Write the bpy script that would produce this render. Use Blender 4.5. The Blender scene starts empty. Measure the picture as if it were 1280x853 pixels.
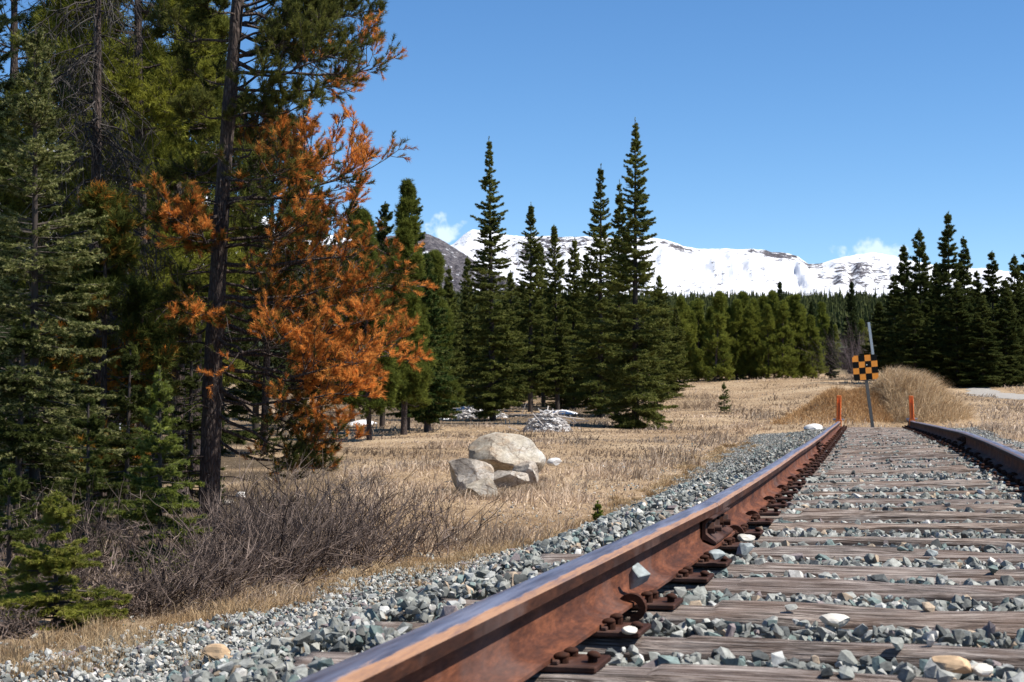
import bpy, bmesh, math, random
import numpy as np
from mathutils import Vector, Matrix, noise as mn

SC = bpy.context.scene
COL = SC.collection
PI = math.pi
R = math.radians
# ------------------------------------------------------------------ camera, world, sun, exposure
F = 2000.0; EYE = 0.545; PITCH = math.atan(78.5 / F)
cd = bpy.data.cameras.new('camera'); cam = bpy.data.objects.new('camera', cd); COL.objects.link(cam)
cd.sensor_width = 36; cd.lens = F / 1280 * 36; cd.clip_start = 0.05; cd.clip_end = 60000
cam.location = (0, 0, EYE); cam.rotation_euler = (PI / 2 + PITCH, 0, 0)
cd.dof.use_dof = True; cd.dof.focus_distance = 9.0; cd.dof.aperture_fstop = 13.0
SC.camera = cam
SUN_EL, SUN_AZ = R(54), R(107)           # azimuth from +Y towards +X
w = bpy.data.worlds.new('World'); SC.world = w; w.use_nodes = True
nt = w.node_tree; nd = nt.nodes; lk = nt.links; nd.clear()
out = nd.new('ShaderNodeOutputWorld'); bg = nd.new('ShaderNodeBackground')
sky = nd.new('ShaderNodeTexSky'); sky.sky_type = 'NISHITA'; sky.sun_disc = False
sky.sun_elevation = SUN_EL; sky.sun_rotation = SUN_AZ; sky.altitude = 2500; sky.air_density = 1.0; sky.dust_density = 0.0; sky.ozone_density = 3.0
hs = nd.new('ShaderNodeHueSaturation'); hs.inputs['Saturation'].default_value = 1.2; hs.inputs['Value'].default_value = 1.0
lk.new(sky.outputs[0], hs.inputs['Color'])
# two small fair-weather clouds over the ridge and one high to the left
geo = nd.new('ShaderNodeNewGeometry')
ns = nd.new('ShaderNodeTexNoise'); ns.inputs['Scale'].default_value = 95; ns.inputs['Detail'].default_value = 6
tc = nd.new('ShaderNodeTexCoord'); lk.new(tc.outputs['Generated'], ns.inputs['Vector'])
last = hs.outputs[0]
def _dir(px, py):
    u = (px - 640) / F; v = (426.5 - py) / F
    return Vector((u, math.cos(PITCH) - v * math.sin(PITCH), math.sin(PITCH) + v * math.cos(PITCH))).normalized()
def cloud(px, py, sx, sy, amt):
    global last
    d = _dir(px, py)
    sub = nd.new('ShaderNodeVectorMath'); sub.operation = 'SUBTRACT'; sub.inputs[1].default_value = d
    lk.new(tc.outputs['Generated'], sub.inputs[0])
    sc = nd.new('ShaderNodeVectorMath'); sc.operation = 'MULTIPLY'; sc.inputs[1].default_value = (F / sx, F / sx, F / sy)
    lk.new(sub.outputs[0], sc.inputs[0])
    ln = nd.new('ShaderNodeVectorMath'); ln.operation = 'LENGTH'; lk.new(sc.outputs[0], ln.inputs[0])
    m = nd.new('ShaderNodeMath'); m.operation = 'MULTIPLY_ADD'; m.inputs[1].default_value = 3.6; lk.new(ns.outputs[0], m.inputs[0]); m.inputs[2].default_value = -1.35
    a = nd.new('ShaderNodeMath'); a.operation = 'ADD'; lk.new(ln.outputs['Value'], a.inputs[0]); lk.new(m.outputs[0], a.inputs[1])
    mr = nd.new('ShaderNodeMapRange'); mr.interpolation_type = 'SMOOTHSTEP'
    mr.inputs['From Min'].default_value = 1.5; mr.inputs['From Max'].default_value = 0.6; mr.inputs['To Min'].default_value = 0; mr.inputs['To Max'].default_value = amt
    lk.new(a.outputs[0], mr.inputs['Value'])
    mx = nd.new('ShaderNodeMix'); mx.data_type = 'RGBA'; mx.inputs['B'].default_value = (8.2, 8.6, 9.2, 1)
    lk.new(mr.outputs[0], mx.inputs['Factor']); lk.new(last, mx.inputs['A']); last = mx.outputs['Result']
cloud(548, 288, 26, 17, .5); cloud(1092, 314, 42, 13, .45); cloud(265, 60, 30, 20, .4)
lk.new(last, bg.inputs['Color']); bg.inputs['Strength'].default_value = 0.1; lk.new(bg.outputs[0], out.inputs[0])
sd = bpy.data.lights.new('sun', 'SUN'); sun = bpy.data.objects.new('sun', sd); COL.objects.link(sun)
sd.energy = 4.9; sd.angle = R(0.5); sd.color = (1, .95, .87)
tosun = Vector((math.sin(SUN_AZ) * math.cos(SUN_EL), math.cos(SUN_AZ) * math.cos(SUN_EL), math.sin(SUN_EL)))
sun.rotation_euler = tosun.to_track_quat('Z', 'Y').to_euler(); sun.location = (30, 0, 60)
vs = SC.view_settings; vs.view_transform = 'Standard'; vs.look = 'None'; vs.exposure = 0.7; vs.gamma = 1; vs.use_curve_mapping = False
SC.render.engine = 'CYCLES'
SC.cycles.max_bounces = 5; SC.cycles.diffuse_bounces = 2; SC.cycles.glossy_bounces = 2; SC.cycles.transmission_bounces = 2
SC.cycles.use_denoising = True
try: SC.cycles.denoiser = 'OPENIMAGEDENOISE'
except Exception: pass

# ------------------------------------------------------------------ helpers
def at(px, py, Y):
    u = (px - 640) / F; v = (426.5 - py) / F
    dy = math.cos(PITCH) - v * math.sin(PITCH); dz = math.sin(PITCH) + v * math.cos(PITCH)
    return Vector((u * Y / dy, Y, EYE + dz * Y / dy))
def atX(px, Y): return (px - 640) / F * Y
def tag(o, label=None, cat=None, group=None, kind=None):
    if label: o['label'] = label
    if cat: o['category'] = cat
    if group: o['group'] = group
    if kind: o['kind'] = kind
    return o
def empty(name, loc, rot=(0, 0, 0), parent=None):
    o = bpy.data.objects.new(name, None); COL.objects.link(o); o.location = loc; o.rotation_euler = rot; o.parent = parent
    o.empty_display_size = .1
    return o
def copy_tree(o, parent=None):
    c = o.copy(); COL.objects.link(c); c.parent = parent
    for ch in o.children: copy_tree(ch, c)
    return c
class G:
    """collects geometry and links it as ONE mesh object"""
    def __init__(s): s.V = []; s.C = []; s.F = []; s.n = 0
    def add(s, V, Fc, col=(.5, .5, .5), mat=0, smooth=False):
        V = np.asarray(V, np.float32).reshape(-1, 3); Fc = np.asarray(Fc, np.int64)
        c = np.asarray(col, np.float32)
        if c.ndim == 1: c = np.tile(c, (len(V), 1))
        s.V.append(V); s.C.append(c[:, :3]); s.F.append((Fc + s.n, mat, smooth)); s.n += len(V)
    def build(s, name, mats, parent=None, origin=(0, 0, 0), link=True):
        V = np.concatenate(s.V) - np.asarray(origin, np.float32); C = np.concatenate(s.C)
        me = bpy.data.meshes.new(name)
        me.vertices.add(len(V)); me.vertices.foreach_set('co', V.ravel())
        li = np.concatenate([f.ravel() for f, m, q in s.F]); tot = np.concatenate([np.full(len(f), f.shape[1]) for f, m, q in s.F])
        mi = np.concatenate([np.full(len(f), m) for f, m, q in s.F]); sm = np.concatenate([np.full(len(f), q) for f, m, q in s.F])
        me.loops.add(len(li)); me.loops.foreach_set('vertex_index', li.astype(np.int32))
        me.polygons.add(len(tot)); me.polygons.foreach_set('loop_start', np.concatenate([[0], np.cumsum(tot)[:-1]]).astype(np.int32))
        if not isinstance(mats, (list, tuple)): mats = [mats]
        for m in mats: me.materials.append(m)
        me.polygons.foreach_set('material_index', mi.astype(np.int32)); me.polygons.foreach_set('use_smooth', sm.astype(bool))
        a = me.color_attributes.new('tint', 'FLOAT_COLOR', 'POINT')
        a.data.foreach_set('color', np.concatenate([C, np.ones((len(C), 1), np.float32)], 1).ravel())
        me.update(calc_edges=True); me.validate()
        o = bpy.data.objects.new(name, me)
        if link: COL.objects.link(o)
        o.location = origin; o.parent = parent
        return o
def unit(a): return a / np.maximum(np.linalg.norm(a, axis=-1, keepdims=True), 1e-9)
def tubes(C, Rr, k=4):
    """C (B,N,3) curves, Rr (B,N) radii -> verts, quads"""
    B, N, _ = C.shape
    T = np.gradient(C, axis=1); T = unit(T)
    ref = np.where(np.abs(T[..., 2:3]) > .9, np.array([1., 0, 0]), np.array([0, 0, 1.]))
    A = unit(np.cross(T, ref)); Bn = np.cross(T, A)
    th = np.arange(k) / k * 2 * PI
    V = C[:, :, None] + Rr[:, :, None, None] * (A[:, :, None] * np.cos(th)[:, None] + Bn[:, :, None] * np.sin(th)[:, None])
    b, n, j = np.meshgrid(np.arange(B), np.arange(N - 1), np.arange(k), indexing='ij')
    j2 = (j + 1) % k; base = b * N * k
    Q = np.stack([base + n * k + j, base + n * k + j2, base + (n + 1) * k + j2, base + (n + 1) * k + j], -1).reshape(-1, 4)
    return V.reshape(-1, 3), Q
def box(g, c, s, mat=0, M=None, col=(.5, .5, .5), bev=0.0):
    bm = bmesh.new(); bmesh.ops.create_cube(bm, size=1)
    for v in bm.verts: v.co = Vector((v.co.x * s[0], v.co.y * s[1], v.co.z * s[2]))
    if bev: bmesh.ops.bevel(bm, geom=bm.edges[:], offset=bev, segments=1, affect='EDGES')
    addbm(g, bm, Matrix.Translation(c) if M is None else M @ Matrix.Translation(c), mat, col)
def addbm(g, bm, M=Matrix.Identity(4), mat=0, col=(.5, .5, .5), smooth=False):
    bmesh.ops.triangulate(bm, faces=bm.faces[:]); bm.verts.index_update()
    V = [M @ v.co for v in bm.verts]; T = [[v.index for v in f.verts] for f in bm.faces]
    g.add([tuple(v) for v in V], T, col, mat, smooth); bm.free()
def cyl(g, p0, p1, r0, r1=None, k=10, mat=0, col=(.5, .5, .5)):
    r1 = r0 if r1 is None else r1
    p0 = Vector(p0); p1 = Vector(p1); bm = bmesh.new()
    bmesh.ops.create_cone(bm, cap_ends=True, segments=k, radius1=r0, radius2=r1, depth=(p1 - p0).length)
    M = Matrix.Translation((p0 + p1) / 2) @ (p1 - p0).to_track_quat('Z', 'Y').to_matrix().to_4x4()
    addbm(g, bm, M, mat, col)
def ordinal(n):
    return f"{n}{'th' if 10 <= n % 100 <= 20 else {1: 'st', 2: 'nd', 3: 'rd'}.get(n % 10, 'th')}"
# value noise for arrays
_rg = np.random.default_rng(5); _tab = _rg.random((256, 256))
def vn(x, y):
    xi = np.floor(x).astype(int); yi = np.floor(y).astype(int); fx = x - xi; fy = y - yi
    fx = fx * fx * (3 - 2 * fx); fy = fy * fy * (3 - 2 * fy); g_ = lambda a, b: _tab[a & 255, b & 255]
    return (g_(xi, yi) * (1 - fx) + g_(xi + 1, yi) * fx) * (1 - fy) + (g_(xi, yi + 1) * (1 - fx) + g_(xi + 1, yi + 1) * fx) * fy
def fbm(x, y, o=5):
    s = 0; a = .5; t = 0
    for i in range(o): s = s + a * vn(x * 2 ** i + i * 17.3, y * 2 ** i + i * 9.1); t += a; a *= .5
    return s / t

# ------------------------------------------------------------------ materials
def mat(name):
    m = bpy.data.materials.new(name); m.use_nodes = True; n = m.node_tree.nodes; n.clear()
    o = n.new('ShaderNodeOutputMaterial'); p = n.new('ShaderNodeBsdfPrincipled'); m.node_tree.links.new(p.outputs[0], o.inputs[0])
    return m, m.node_tree, p, o
class N:
    def __init__(s, nt): s.nt = nt
    def __call__(s, t, **kw):
        n = s.nt.nodes.new('ShaderNode' + t)
        for k, v in kw.items():
            k2 = k.replace('_', ' ')
            if k in n.inputs: tgt = n.inputs[k]
            elif k2 in n.inputs: tgt = n.inputs[k2]
            else: setattr(n, k, v); continue
            if hasattr(v, 'is_linked') or isinstance(v, bpy.types.NodeSocket): s.nt.links.new(v, tgt)
            else: tgt.default_value = v
        return n
    def l(s, a, b): s.nt.links.new(a, b)
    def ramp(s, fac, stops):
        r = s.nt.nodes.new('ShaderNodeValToRGB'); s.l(fac, r.inputs[0]); e = r.color_ramp.elements
        while len(e) < len(stops): e.new(.5)
        for el, (p, c) in zip(e, stops): el.position = p; el.color = (*c, 1) if len(c) == 3 else c
        return r.outputs[0]
    def noise(s, vec, scale, detail=4, rough=.55, dist=0):
        n = s('TexNoise', Scale=scale, Detail=detail, Roughness=rough, Distortion=dist); s.l(vec, n.inputs['Vector']); return n.outputs[0]
    def mix(s, f, a, b, bt='MIX'):
        n = s.nt.nodes.new('ShaderNodeMix'); n.data_type = 'RGBA'; n.blend_type = bt
        for v, k in ((f, 'Factor'), (a, 'A'), (b, 'B')):
            if isinstance(v, bpy.types.NodeSocket): s.l(v, n.inputs[k])
            else: n.inputs[k].default_value = v if k == 'Factor' else (*v, 1)
        return n.outputs['Result']
    def bump(s, h, strength, dist, normal=None):
        n = s('Bump', Strength=strength, Distance=dist); s.l(h, n.inputs['Height'])
        if normal: s.l(normal, n.inputs['Normal'])
        return n.outputs[0]

def mk_tint(name, rough=.8, spec=.3, transl=0.0, bumps=None, nz=None):
    m, t, p, o = mat(name); n = N(t); a = n('VertexColor', layer_name='tint'); c = a.outputs[0]
    if nz:
        tc_ = n('TexCoord'); f = n.noise(tc_.outputs['Object'], nz[0], 5, .65)
        c = n.mix(1, c, n.ramp(f, [(.3, (nz[1],) * 3), (.7, (nz[2],) * 3)]), 'MULTIPLY')
        if bumps: n.l(n.bump(f, bumps[0], bumps[1]), p.inputs['Normal'])
    n.l(c, p.inputs['Base Color']); p.inputs['Roughness'].default_value = rough; p.inputs['Specular IOR Level'].default_value = spec
    if transl:
        tr = n('BsdfTranslucent'); n.l(c, tr.inputs[0]); ms = n('MixShader'); ms.inputs[0].default_value = transl
        n.l(p.outputs[0], ms.inputs[1]); n.l(tr.outputs[0], ms.inputs[2]); n.l(ms.outputs[0], o.inputs[0])
    return m
M_needle = mk_tint('needle_foliage', .75, .08, .38)
M_twig = mk_tint('twig_bark', .75, .25)
M_grass = mk_tint('dry_grass', .7, .2, .3)
M_stone = mk_tint('crushed_stone', .85, .25, 0, (.5, .004), (60, .62, 1.3))

def mk_bark():
    m, t, p, o = mat('pine_bark'); n = N(t); tc_ = n('TexCoord')
    mp = n('Mapping'); n.l(tc_.outputs['Object'], mp.inputs[0]); mp.inputs['Scale'].default_value = (1, 1, .3)
    v = n('TexVoronoi', Scale=34.0, feature='DISTANCE_TO_EDGE'); n.l(mp.outputs[0], v.inputs['Vector'])
    nz = n.noise(mp.outputs[0], 30, 6, .65)
    c = n.mix(1, n.ramp(v.outputs[0], [(0, (.35, .3, .28)), (.25, (1, 1, 1))]), n.ramp(nz, [(.3, (.035, .024, .02)), (.55, (.085, .058, .047)), (.75, (.16, .12, .105))]), 'MULTIPLY')
    n.l(c, p.inputs['Base Color']); p.inputs['Roughness'].default_value = .9
    n.l(n.bump(v.outputs[0], 1.0, .03, n.bump(nz, .8, .01)), p.inputs['Normal'])
    return m
M_bark = mk_bark()

def mk_wood():
    m, t, p, o = mat('weathered_tie_wood'); n = N(t); tc_ = n('TexCoord'); oi = n('ObjectInfo')
    off = n('VectorMath', operation='ADD'); n.l(tc_.outputs['Object'], off.inputs[0])
    ml = n('Math', operation='MULTIPLY'); n.l(oi.outputs['Random'], ml.inputs[0]); ml.inputs[1].default_value = 40
    n.l(ml.outputs[0], off.inputs[1])
    mp = n('Mapping'); n.l(off.outputs[0], mp.inputs[0]); mp.inputs['Scale'].default_value = (.9, 12, 12)
    g1 = n.noise(mp.outputs[0], 5, 8, .7, .6); mp2 = n('Mapping'); n.l(off.outputs[0], mp2.inputs[0]); mp2.inputs['Scale'].default_value = (.6, 30, 30)
    cr = n.noise(mp2.outputs[0], 3.2, 4, .6, 1.2); blot = n.noise(off.outputs[0], 5, 4, .6)
    c = n.ramp(g1, [(.34, (.035, .028, .025)), (.44, (.15, .12, .102)), (.54, (.30, .255, .225)), (.68, (.52, .46, .41))])
    c = n.mix(1, c, n.ramp(cr, [(.38, (.15, .13, .12)), (.47, (1, 1, 1))]), 'MULTIPLY')
    c = n.mix(n.ramp(blot, [(.4, (0, 0, 0)), (.75, (.55,) * 3)]), c, (.17, .105, .075))
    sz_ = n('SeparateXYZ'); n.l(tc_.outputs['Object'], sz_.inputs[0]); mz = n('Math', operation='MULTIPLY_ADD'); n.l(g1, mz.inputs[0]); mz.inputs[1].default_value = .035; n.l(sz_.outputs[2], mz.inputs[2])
    c = n.mix(n.ramp(n('MapRange', **{'Value': mz.outputs[0], 'From Min': -.028, 'From Max': .012}).outputs[0], [(.1, (1, 1, 1)), (.42, (0, 0, 0))]), c, (.022, .015, .012))  # lower sides blackened: old creosote plus painted shade for gaps below tie tops
    c = n.mix(1, c, n.ramp(oi.outputs['Random'], [(0, (.78, .75, .75)), (.5, (1, 1, 1)), (1, (1.0, .93, .86))]), 'MULTIPLY')
    n.l(c, p.inputs['Base Color']); p.inputs['Roughness'].default_value = .88; p.inputs['Specular IOR Level'].default_value = .25
    n.l(n.bump(cr, .9, .012, n.bump(g1, .8, .008)), p.inputs['Normal'])
    return m
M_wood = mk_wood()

def mk_rust(name, dark=1.0, orange=1.0):
    m, t, p, o = mat(name); n = N(t); tc_ = n('TexCoord')
    mp0 = n('Mapping'); n.l(tc_.outputs['Object'], mp0.inputs[0]); mp0.inputs['Rotation'].default_value = (0, 0, R(13.5)); mp = n('Mapping'); n.l(mp0.outputs[0], mp.inputs[0]); mp.inputs['Scale'].default_value = (1, .22, 1); a = n.noise(mp.outputs[0], 16, 8, .7, 0); b = n.noise(mp.outputs[0], 120, 4, .65); s = n.noise(tc_.outputs['Object'], 3.2, 4, .6)
    c = n.ramp(a, [(.3, (.045 * dark, .02 * dark, .014 * dark)), (.46, (.095 * orange, .034 * orange, .018 * orange)), (.6, (.185 * orange, .066 * orange, .031 * orange)), (.8, (.15 * dark, .09 * dark, .07 * dark))])
    c = n.mix(1, c, n.ramp(b, [(.3, (.6, .58, .58)), (.65, (1.1, 1.08, 1.08))]), 'MULTIPLY')
    c = n.mix(n.ramp(s, [(.5, (0, 0, 0)), (.72, (.5,) * 3)]), c, (.14, .1, .09))
    n.l(c, p.inputs['Base Color']); p.inputs['Roughness'].default_value = .8; p.inputs['Specular IOR Level'].default_value = .18
    n.l(n.bump(b, .3, .0015, n.bump(a, .15, .002)), p.inputs['Normal'])
    return m
M_rust = mk_rust('rail_rust'); M_rust_dark = mk_rust('hardware_rust', .7, .36); M_side = mk_rust('oily_head_side', .75, .4)
def mk_head():
    m, t, p, o = mat('worn_rail_head'); n = N(t); tc_ = n('TexCoord'); a_ = n('Attribute', attribute_name='tint'); sp = n('SeparateColor'); n.l(a_.outputs[0], sp.inputs[0])
    a = n.noise(tc_.outputs['Object'], 14, 5, .65); b = n.noise(tc_.outputs['Object'], 120, 3, .6)
    mp0 = n('Mapping'); n.l(tc_.outputs['Object'], mp0.inputs[0]); mp0.inputs['Rotation'].default_value = (0, 0, R(13.5)); mp = n('Mapping'); n.l(mp0.outputs[0], mp.inputs[0]); mp.inputs['Scale'].default_value = (6, .35, 6); st = n.noise(mp.outputs[0], 6, 6, .65, .2); a = n.noise(mp.outputs[0], 11, 7, .75)
    steel = n.ramp(st, [(.35, (.16, .13, .14)), (.5, (.30, .27, .30)), (.65, (.44, .41, .45))])
    rust = n.ramp(a, [(.3, (.11, .06, .045)), (.55, (.33, .17, .08)), (.8, (.3, .2, .15))])
    ad = n('Math', operation='MULTIPLY_ADD'); n.l(a, ad.inputs[0]); ad.inputs[1].default_value = 1.5; n.l(sp.outputs[0], ad.inputs[2])
    f = n.ramp(ad.outputs[0], [(.86, (0, 0, 0)), (1.25, (1, 1, 1))])
    n.l(n.mix(f, steel, rust), p.inputs['Base Color']); 
    iv = n('Math', operation='SUBTRACT'); iv.inputs[0].default_value = .85; n.l(f, iv.inputs[1]); iv.use_clamp = True; n.l(iv.outputs[0], p.inputs['Metallic'])
    n.l(n.ramp(a, [(.3, (.36,) * 3), (.7, (.52,) * 3)]), p.inputs['Roughness'])
    n.l(n.bump(b, .12, .001), p.inputs['Normal'])
    return m
M_head = mk_head()

def simple(name, col, rough=.6, metal=0, nz=None):
    m, t, p, o = mat(name); n = N(t); tc_ = n('TexCoord')
    f = n.noise(tc_.outputs['Object'], nz[0] if nz else 20, 5, .6)
    lo, hi = (nz[1], nz[2]) if nz else (.85, 1.1)
    n.l(n.mix(1, col, n.ramp(f, [(.3, (lo,) * 3), (.7, (hi,) * 3)]), 'MULTIPLY'), p.inputs['Base Color'])
    p.inputs['Roughness'].default_value = rough; p.inputs['Metallic'].default_value = metal
    n.l(n.bump(f, .2, .003), p.inputs['Normal'])
    return m
M_orange = simple('orange_paint', (.9, .19, .025), .5, 0, (60, .6, 1.1))
M_sign_orange = simple('sign_orange', (.8, .27, .02), .45, 0, (30, .85, 1.05))
M_black = simple('sign_black', (.006, .006, .006), .5, 0, (30, .8, 1.2))
M_black.node_tree.nodes['Principled BSDF'].inputs['Specular IOR Level'].default_value = .08
M_post = simple('dark_steel_post', (.13, .12, .11), .5, .7, (60, .7, 1.2))
M_galv = simple('galvanised_steel', (.42, .45, .48), .4, .85, (60, .7, 1.1))
M_bolt = simple('bright_bolt', (.6, .6, .58), .35, .9)

def mk_ground():
    m, t, p, o = mat('ground'); n = N(t); tc_ = n('TexCoord'); P = tc_.outputs['Object']
    a_ = n('Attribute', attribute_name='tint'); sp = n('SeparateColor'); n.l(a_.outputs[0], sp.inputs[0])
    a = n.noise(P, .35, 6, .6); b = n.noise(P, 9, 5, .65); c_ = n.noise(P, 60, 4, .7)
    straw = n.ramp(a, [(.3, (.27, .185, .105)), (.5, (.38, .275, .17)), (.7, (.47, .36, .235))])
    straw = n.mix(1, straw, n.ramp(b, [(.3, (.5, .46, .42)), (.6, (1.1, 1.1, 1.1))]), 'MULTIPLY')
    straw = n.mix(1, straw, n.ramp(c_, [(.35, (.55, .52, .5)), (.6, (1.15, 1.15, 1.15))]), 'MULTIPLY')
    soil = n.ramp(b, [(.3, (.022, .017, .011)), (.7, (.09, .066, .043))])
    vor = n('TexVoronoi', Scale=26.0); n.l(P, vor.inputs['Vector'])
    grav = n.mix(1, n.ramp(vor.outputs['Color'], [(.2, (.1, .12, .12)), (.5, (.2, .22, .22)), (.8, (.32, .31, .28))]), n.ramp(vor.outputs['Distance'], [(.0, (1, 1, 1)), (.5, (.35, .33, .32))]), 'MULTIPLY')
    forest = n.ramp(a, [(.3, (.02, .028, .012)), (.7, (.05, .055, .025))])
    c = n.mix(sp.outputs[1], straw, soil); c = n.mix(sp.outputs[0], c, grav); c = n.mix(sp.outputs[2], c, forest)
    n.l(c, p.inputs['Base Color']); p.inputs['Roughness'].default_value = .95; p.inputs['Specular IOR Level'].default_value = .1
    n.l(n.bump(c_, .6, .02, n.bump(b, .6, .05)), p.inputs['Normal'])
    return m
M_ground = mk_ground()
def mk_mountain(snow_lo=None):
    m, t, p, o = mat('mountain_snow_and_rock'); n = N(t); tc_ = n('TexCoord'); P = tc_.outputs['Object']
    a_ = n('Attribute', attribute_name='tint'); sp = n('SeparateColor'); n.l(a_.outputs[0], sp.inputs[0])
    mp = n('Mapping'); n.l(P, mp.inputs[0]); mp.inputs['Scale'].default_value = (1, .4, 1.8)
    a = n.noise(mp.outputs[0], .022, 12, .74); b = n.noise(P, .09, 8, .75)
    ad = n('Math', operation='ADD'); n.l(a, ad.inputs[0]); n.l(sp.outputs[0], ad.inputs[1])
    f = n.ramp(ad.outputs[0], [(.87, (0, 0, 0)), (.90, (1, 1, 1))])
    rock = n.ramp(b, [(.38, (.02, .02, .026)), (.5, (.07, .063, .07)), (.6, (.2, .18, .18))])
    wood = n.ramp(b, [(.35, (.01, .018, .014)), (.65, (.03, .045, .03))])
    c = n.mix(f, (.78, .79, .82), rock)
    ad2 = n('Math', operation='ADD'); n.l(a, ad2.inputs[0]); n.l(sp.outputs[1], ad2.inputs[1])
    c = n.mix(n.ramp(ad2.outputs[0], [(.9, (0, 0, 0)), (1.0, (1, 1, 1))]), c, wood)
    n.l(c, p.inputs['Base Color']); p.inputs['Roughness'].default_value = .8; p.inputs['Specular IOR Level'].default_value = .1
    n.l(n.bump(a, .6, 30), p.inputs['Normal'])
    return m
M_mount = mk_mountain()
def mk_boulder(name, warm=0.0):
    m, t, p, o = mat(name); n = N(t); tc_ = n('TexCoord'); P = tc_.outputs['Object']
    mp = n('Mapping'); n.l(P, mp.inputs[0]); mp.inputs['Rotation'].default_value = (.3, .6, .2); mp.inputs['Scale'].default_value = (1, 1, 3)
    a = n.noise(P, 2.5, 6, .6); b = n.noise(P, 22, 6, .7); s = n.noise(mp.outputs[0], 4, 5, .65, .8); cr = n('TexVoronoi', Scale=1.1, feature='DISTANCE_TO_EDGE'); 
    dv = n('VectorMath', operation='ADD'); n.l(P, dv.inputs[0]); sc_ = n('VectorMath', operation='SCALE'); 
    nn = n('TexNoise', Scale=6.0); n.l(P, nn.inputs['Vector']); n.l(nn.outputs['Color'], sc_.inputs[0]); sc_.inputs['Scale'].default_value = .25; n.l(sc_.outputs[0], dv.inputs[1]); n.l(dv.outputs[0], cr.inputs['Vector'])
    c = n.ramp(a, [(.3, (.30 + warm * .05, .25, .2 - warm * .04)), (.55, (.44, .39, .33 - warm * .06)), (.75, (.52, .5, .47))])
    c = n.mix(n.ramp(s, [(.52, (0, 0, 0)), (.68, (.7,) * 3)]), c, (.34, .24, .15))
    c = n.mix(1, c, n.ramp(b, [(.3, (.55, .55, .55)), (.6, (1.08, 1.08, 1.08))]), 'MULTIPLY')
    c = n.mix(1, c, n.ramp(cr.outputs[0], [(.0, (.5, .45, .42)), (.012, (1, 1, 1))]), 'MULTIPLY')
    n.l(c, p.inputs['Base Color']); p.inputs['Roughness'].default_value = .85; p.inputs['Specular IOR Level'].default_value = .25
    n.l(n.bump(b, .5, .02, n.bump(s, .4, .03)), p.inputs['Normal'])
    return m
M_boulder = mk_boulder('boulder_grey', 0); M_boulder_w = mk_boulder('boulder_warm', .3)
M_white = simple('pale_quartz', (.72, .7, .66), .7, 0, (30, .7, 1.05))
M_tan = simple('tan_sandstone', (.56, .38, .22), .75, 0, (25, .65, 1.1))
M_grey = simple('grey_green_stone', (.30, .33, .32), .8, 0, (40, .55, 1.25))
M_snow = simple('old_snow', (.82, .83, .86), .7, 0, (8, .75, 1.03))

# ------------------------------------------------------------------ track geometry
_Y = np.array([-3, 2.18, 4.465, 6.16, 8, 10.03, 15.2, 25, 34.5, 40, 60]); _X = np.array([-1.56, -.24, .355, .794, 1.215, 1.674, 2.84, 5.0, 7.08, 8.25, 12.4])
YY = np.linspace(-3, 60, 1261); XX = np.interp(YY, _Y, _X)
_far = YY > 6.16; k_ = np.ones(61) / 61; sm_ = np.convolve(np.pad(XX, 30, 'reflect', reflect_type='odd'), k_, 'valid'); _w = np.clip((YY - 6.16) / 2.5, 0, 1); XX = XX * (1 - _w) + sm_ * _w
_w2 = np.clip((5.8 - YY) / 2.0, 0, 1); XX = np.where(YY < 6.16, XX * (1 - _w2) + sm_ * _w2, XX)
SL = np.gradient(XX, YY)
GA = .752                                              # centre of track to gauge corner of the rail head
def raise_r(Y): return np.interp(Y, [6, 8, 12.5, 17.5, 25, 34.5], [.0, .02, .055, .08, .045, 0])
def xl(Y): return np.interp(Y, YY, XX)
def slope(Y): return np.interp(Y, YY, SL)
def centre(Y):                                         # centre line point abreast of the left rail at Y
    s = slope(Y); q = np.sqrt(1 + s * s)
    return xl(Y) + GA / q, Y - GA * s / q
CX, CY = centre(YY)
def xc(Y): return np.interp(Y, CY, CX)
def xslope(Y): return (xc(Y + .3) - xc(Y - .3)) / .6
def dlat(X, Y): s = xslope(Y); return (X - xc(Y)) / np.sqrt(1 + s * s)
TRACK_END = 38.0
def field(X, Y, d):
    L = np.interp(Y, [-20, 0, 6, 10, 15, 19, 25, 38, 50, 75, 95, 130, 300, 800, 1500, 2500, 20000], [-.4, -.42, -.44, -.52, -.66, -.6, -.46, -.3, -.18, .5, 1.7, 3.0, 13, 42, 96, 120, 120])
    Rr = np.interp(Y, [-20, 0, 20, 33, 45, 60, 75, 95, 130, 300, 800, 1500, 2500, 20000], [-.3, -.25, -.18, -.1, .12, .5, 1.0, 1.95, 3.1, 13, 42, 96, 120, 120])
    t = np.clip((d + 2) / 6, 0, 1); t = t * t * (3 - 2 * t)
    h = L * (1 - t) + Rr * t
    h = h + (fbm(X * .22 + 40, Y * .22 + 7, 3) - .5) * .22 * np.clip((np.abs(d) - 2.5) / 3, 0, 1) * np.clip((Y) / 20, .4, 1.2)
    h = h + (fbm(X * .01 + 4, Y * .01 + 70, 3) - .5) * 14 * np.clip((Y - 150) / 600, 0, 1)
    return h
def shoulder(d, Y):
    z = np.interp(np.abs(d), [0, 1.28, 1.5, 2.75, 3.1], [-.056, -.056, -.075, -.36, -.42])
    return z
MOUND = (at(1118, 520, 43.0).x, 43.6)
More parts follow.
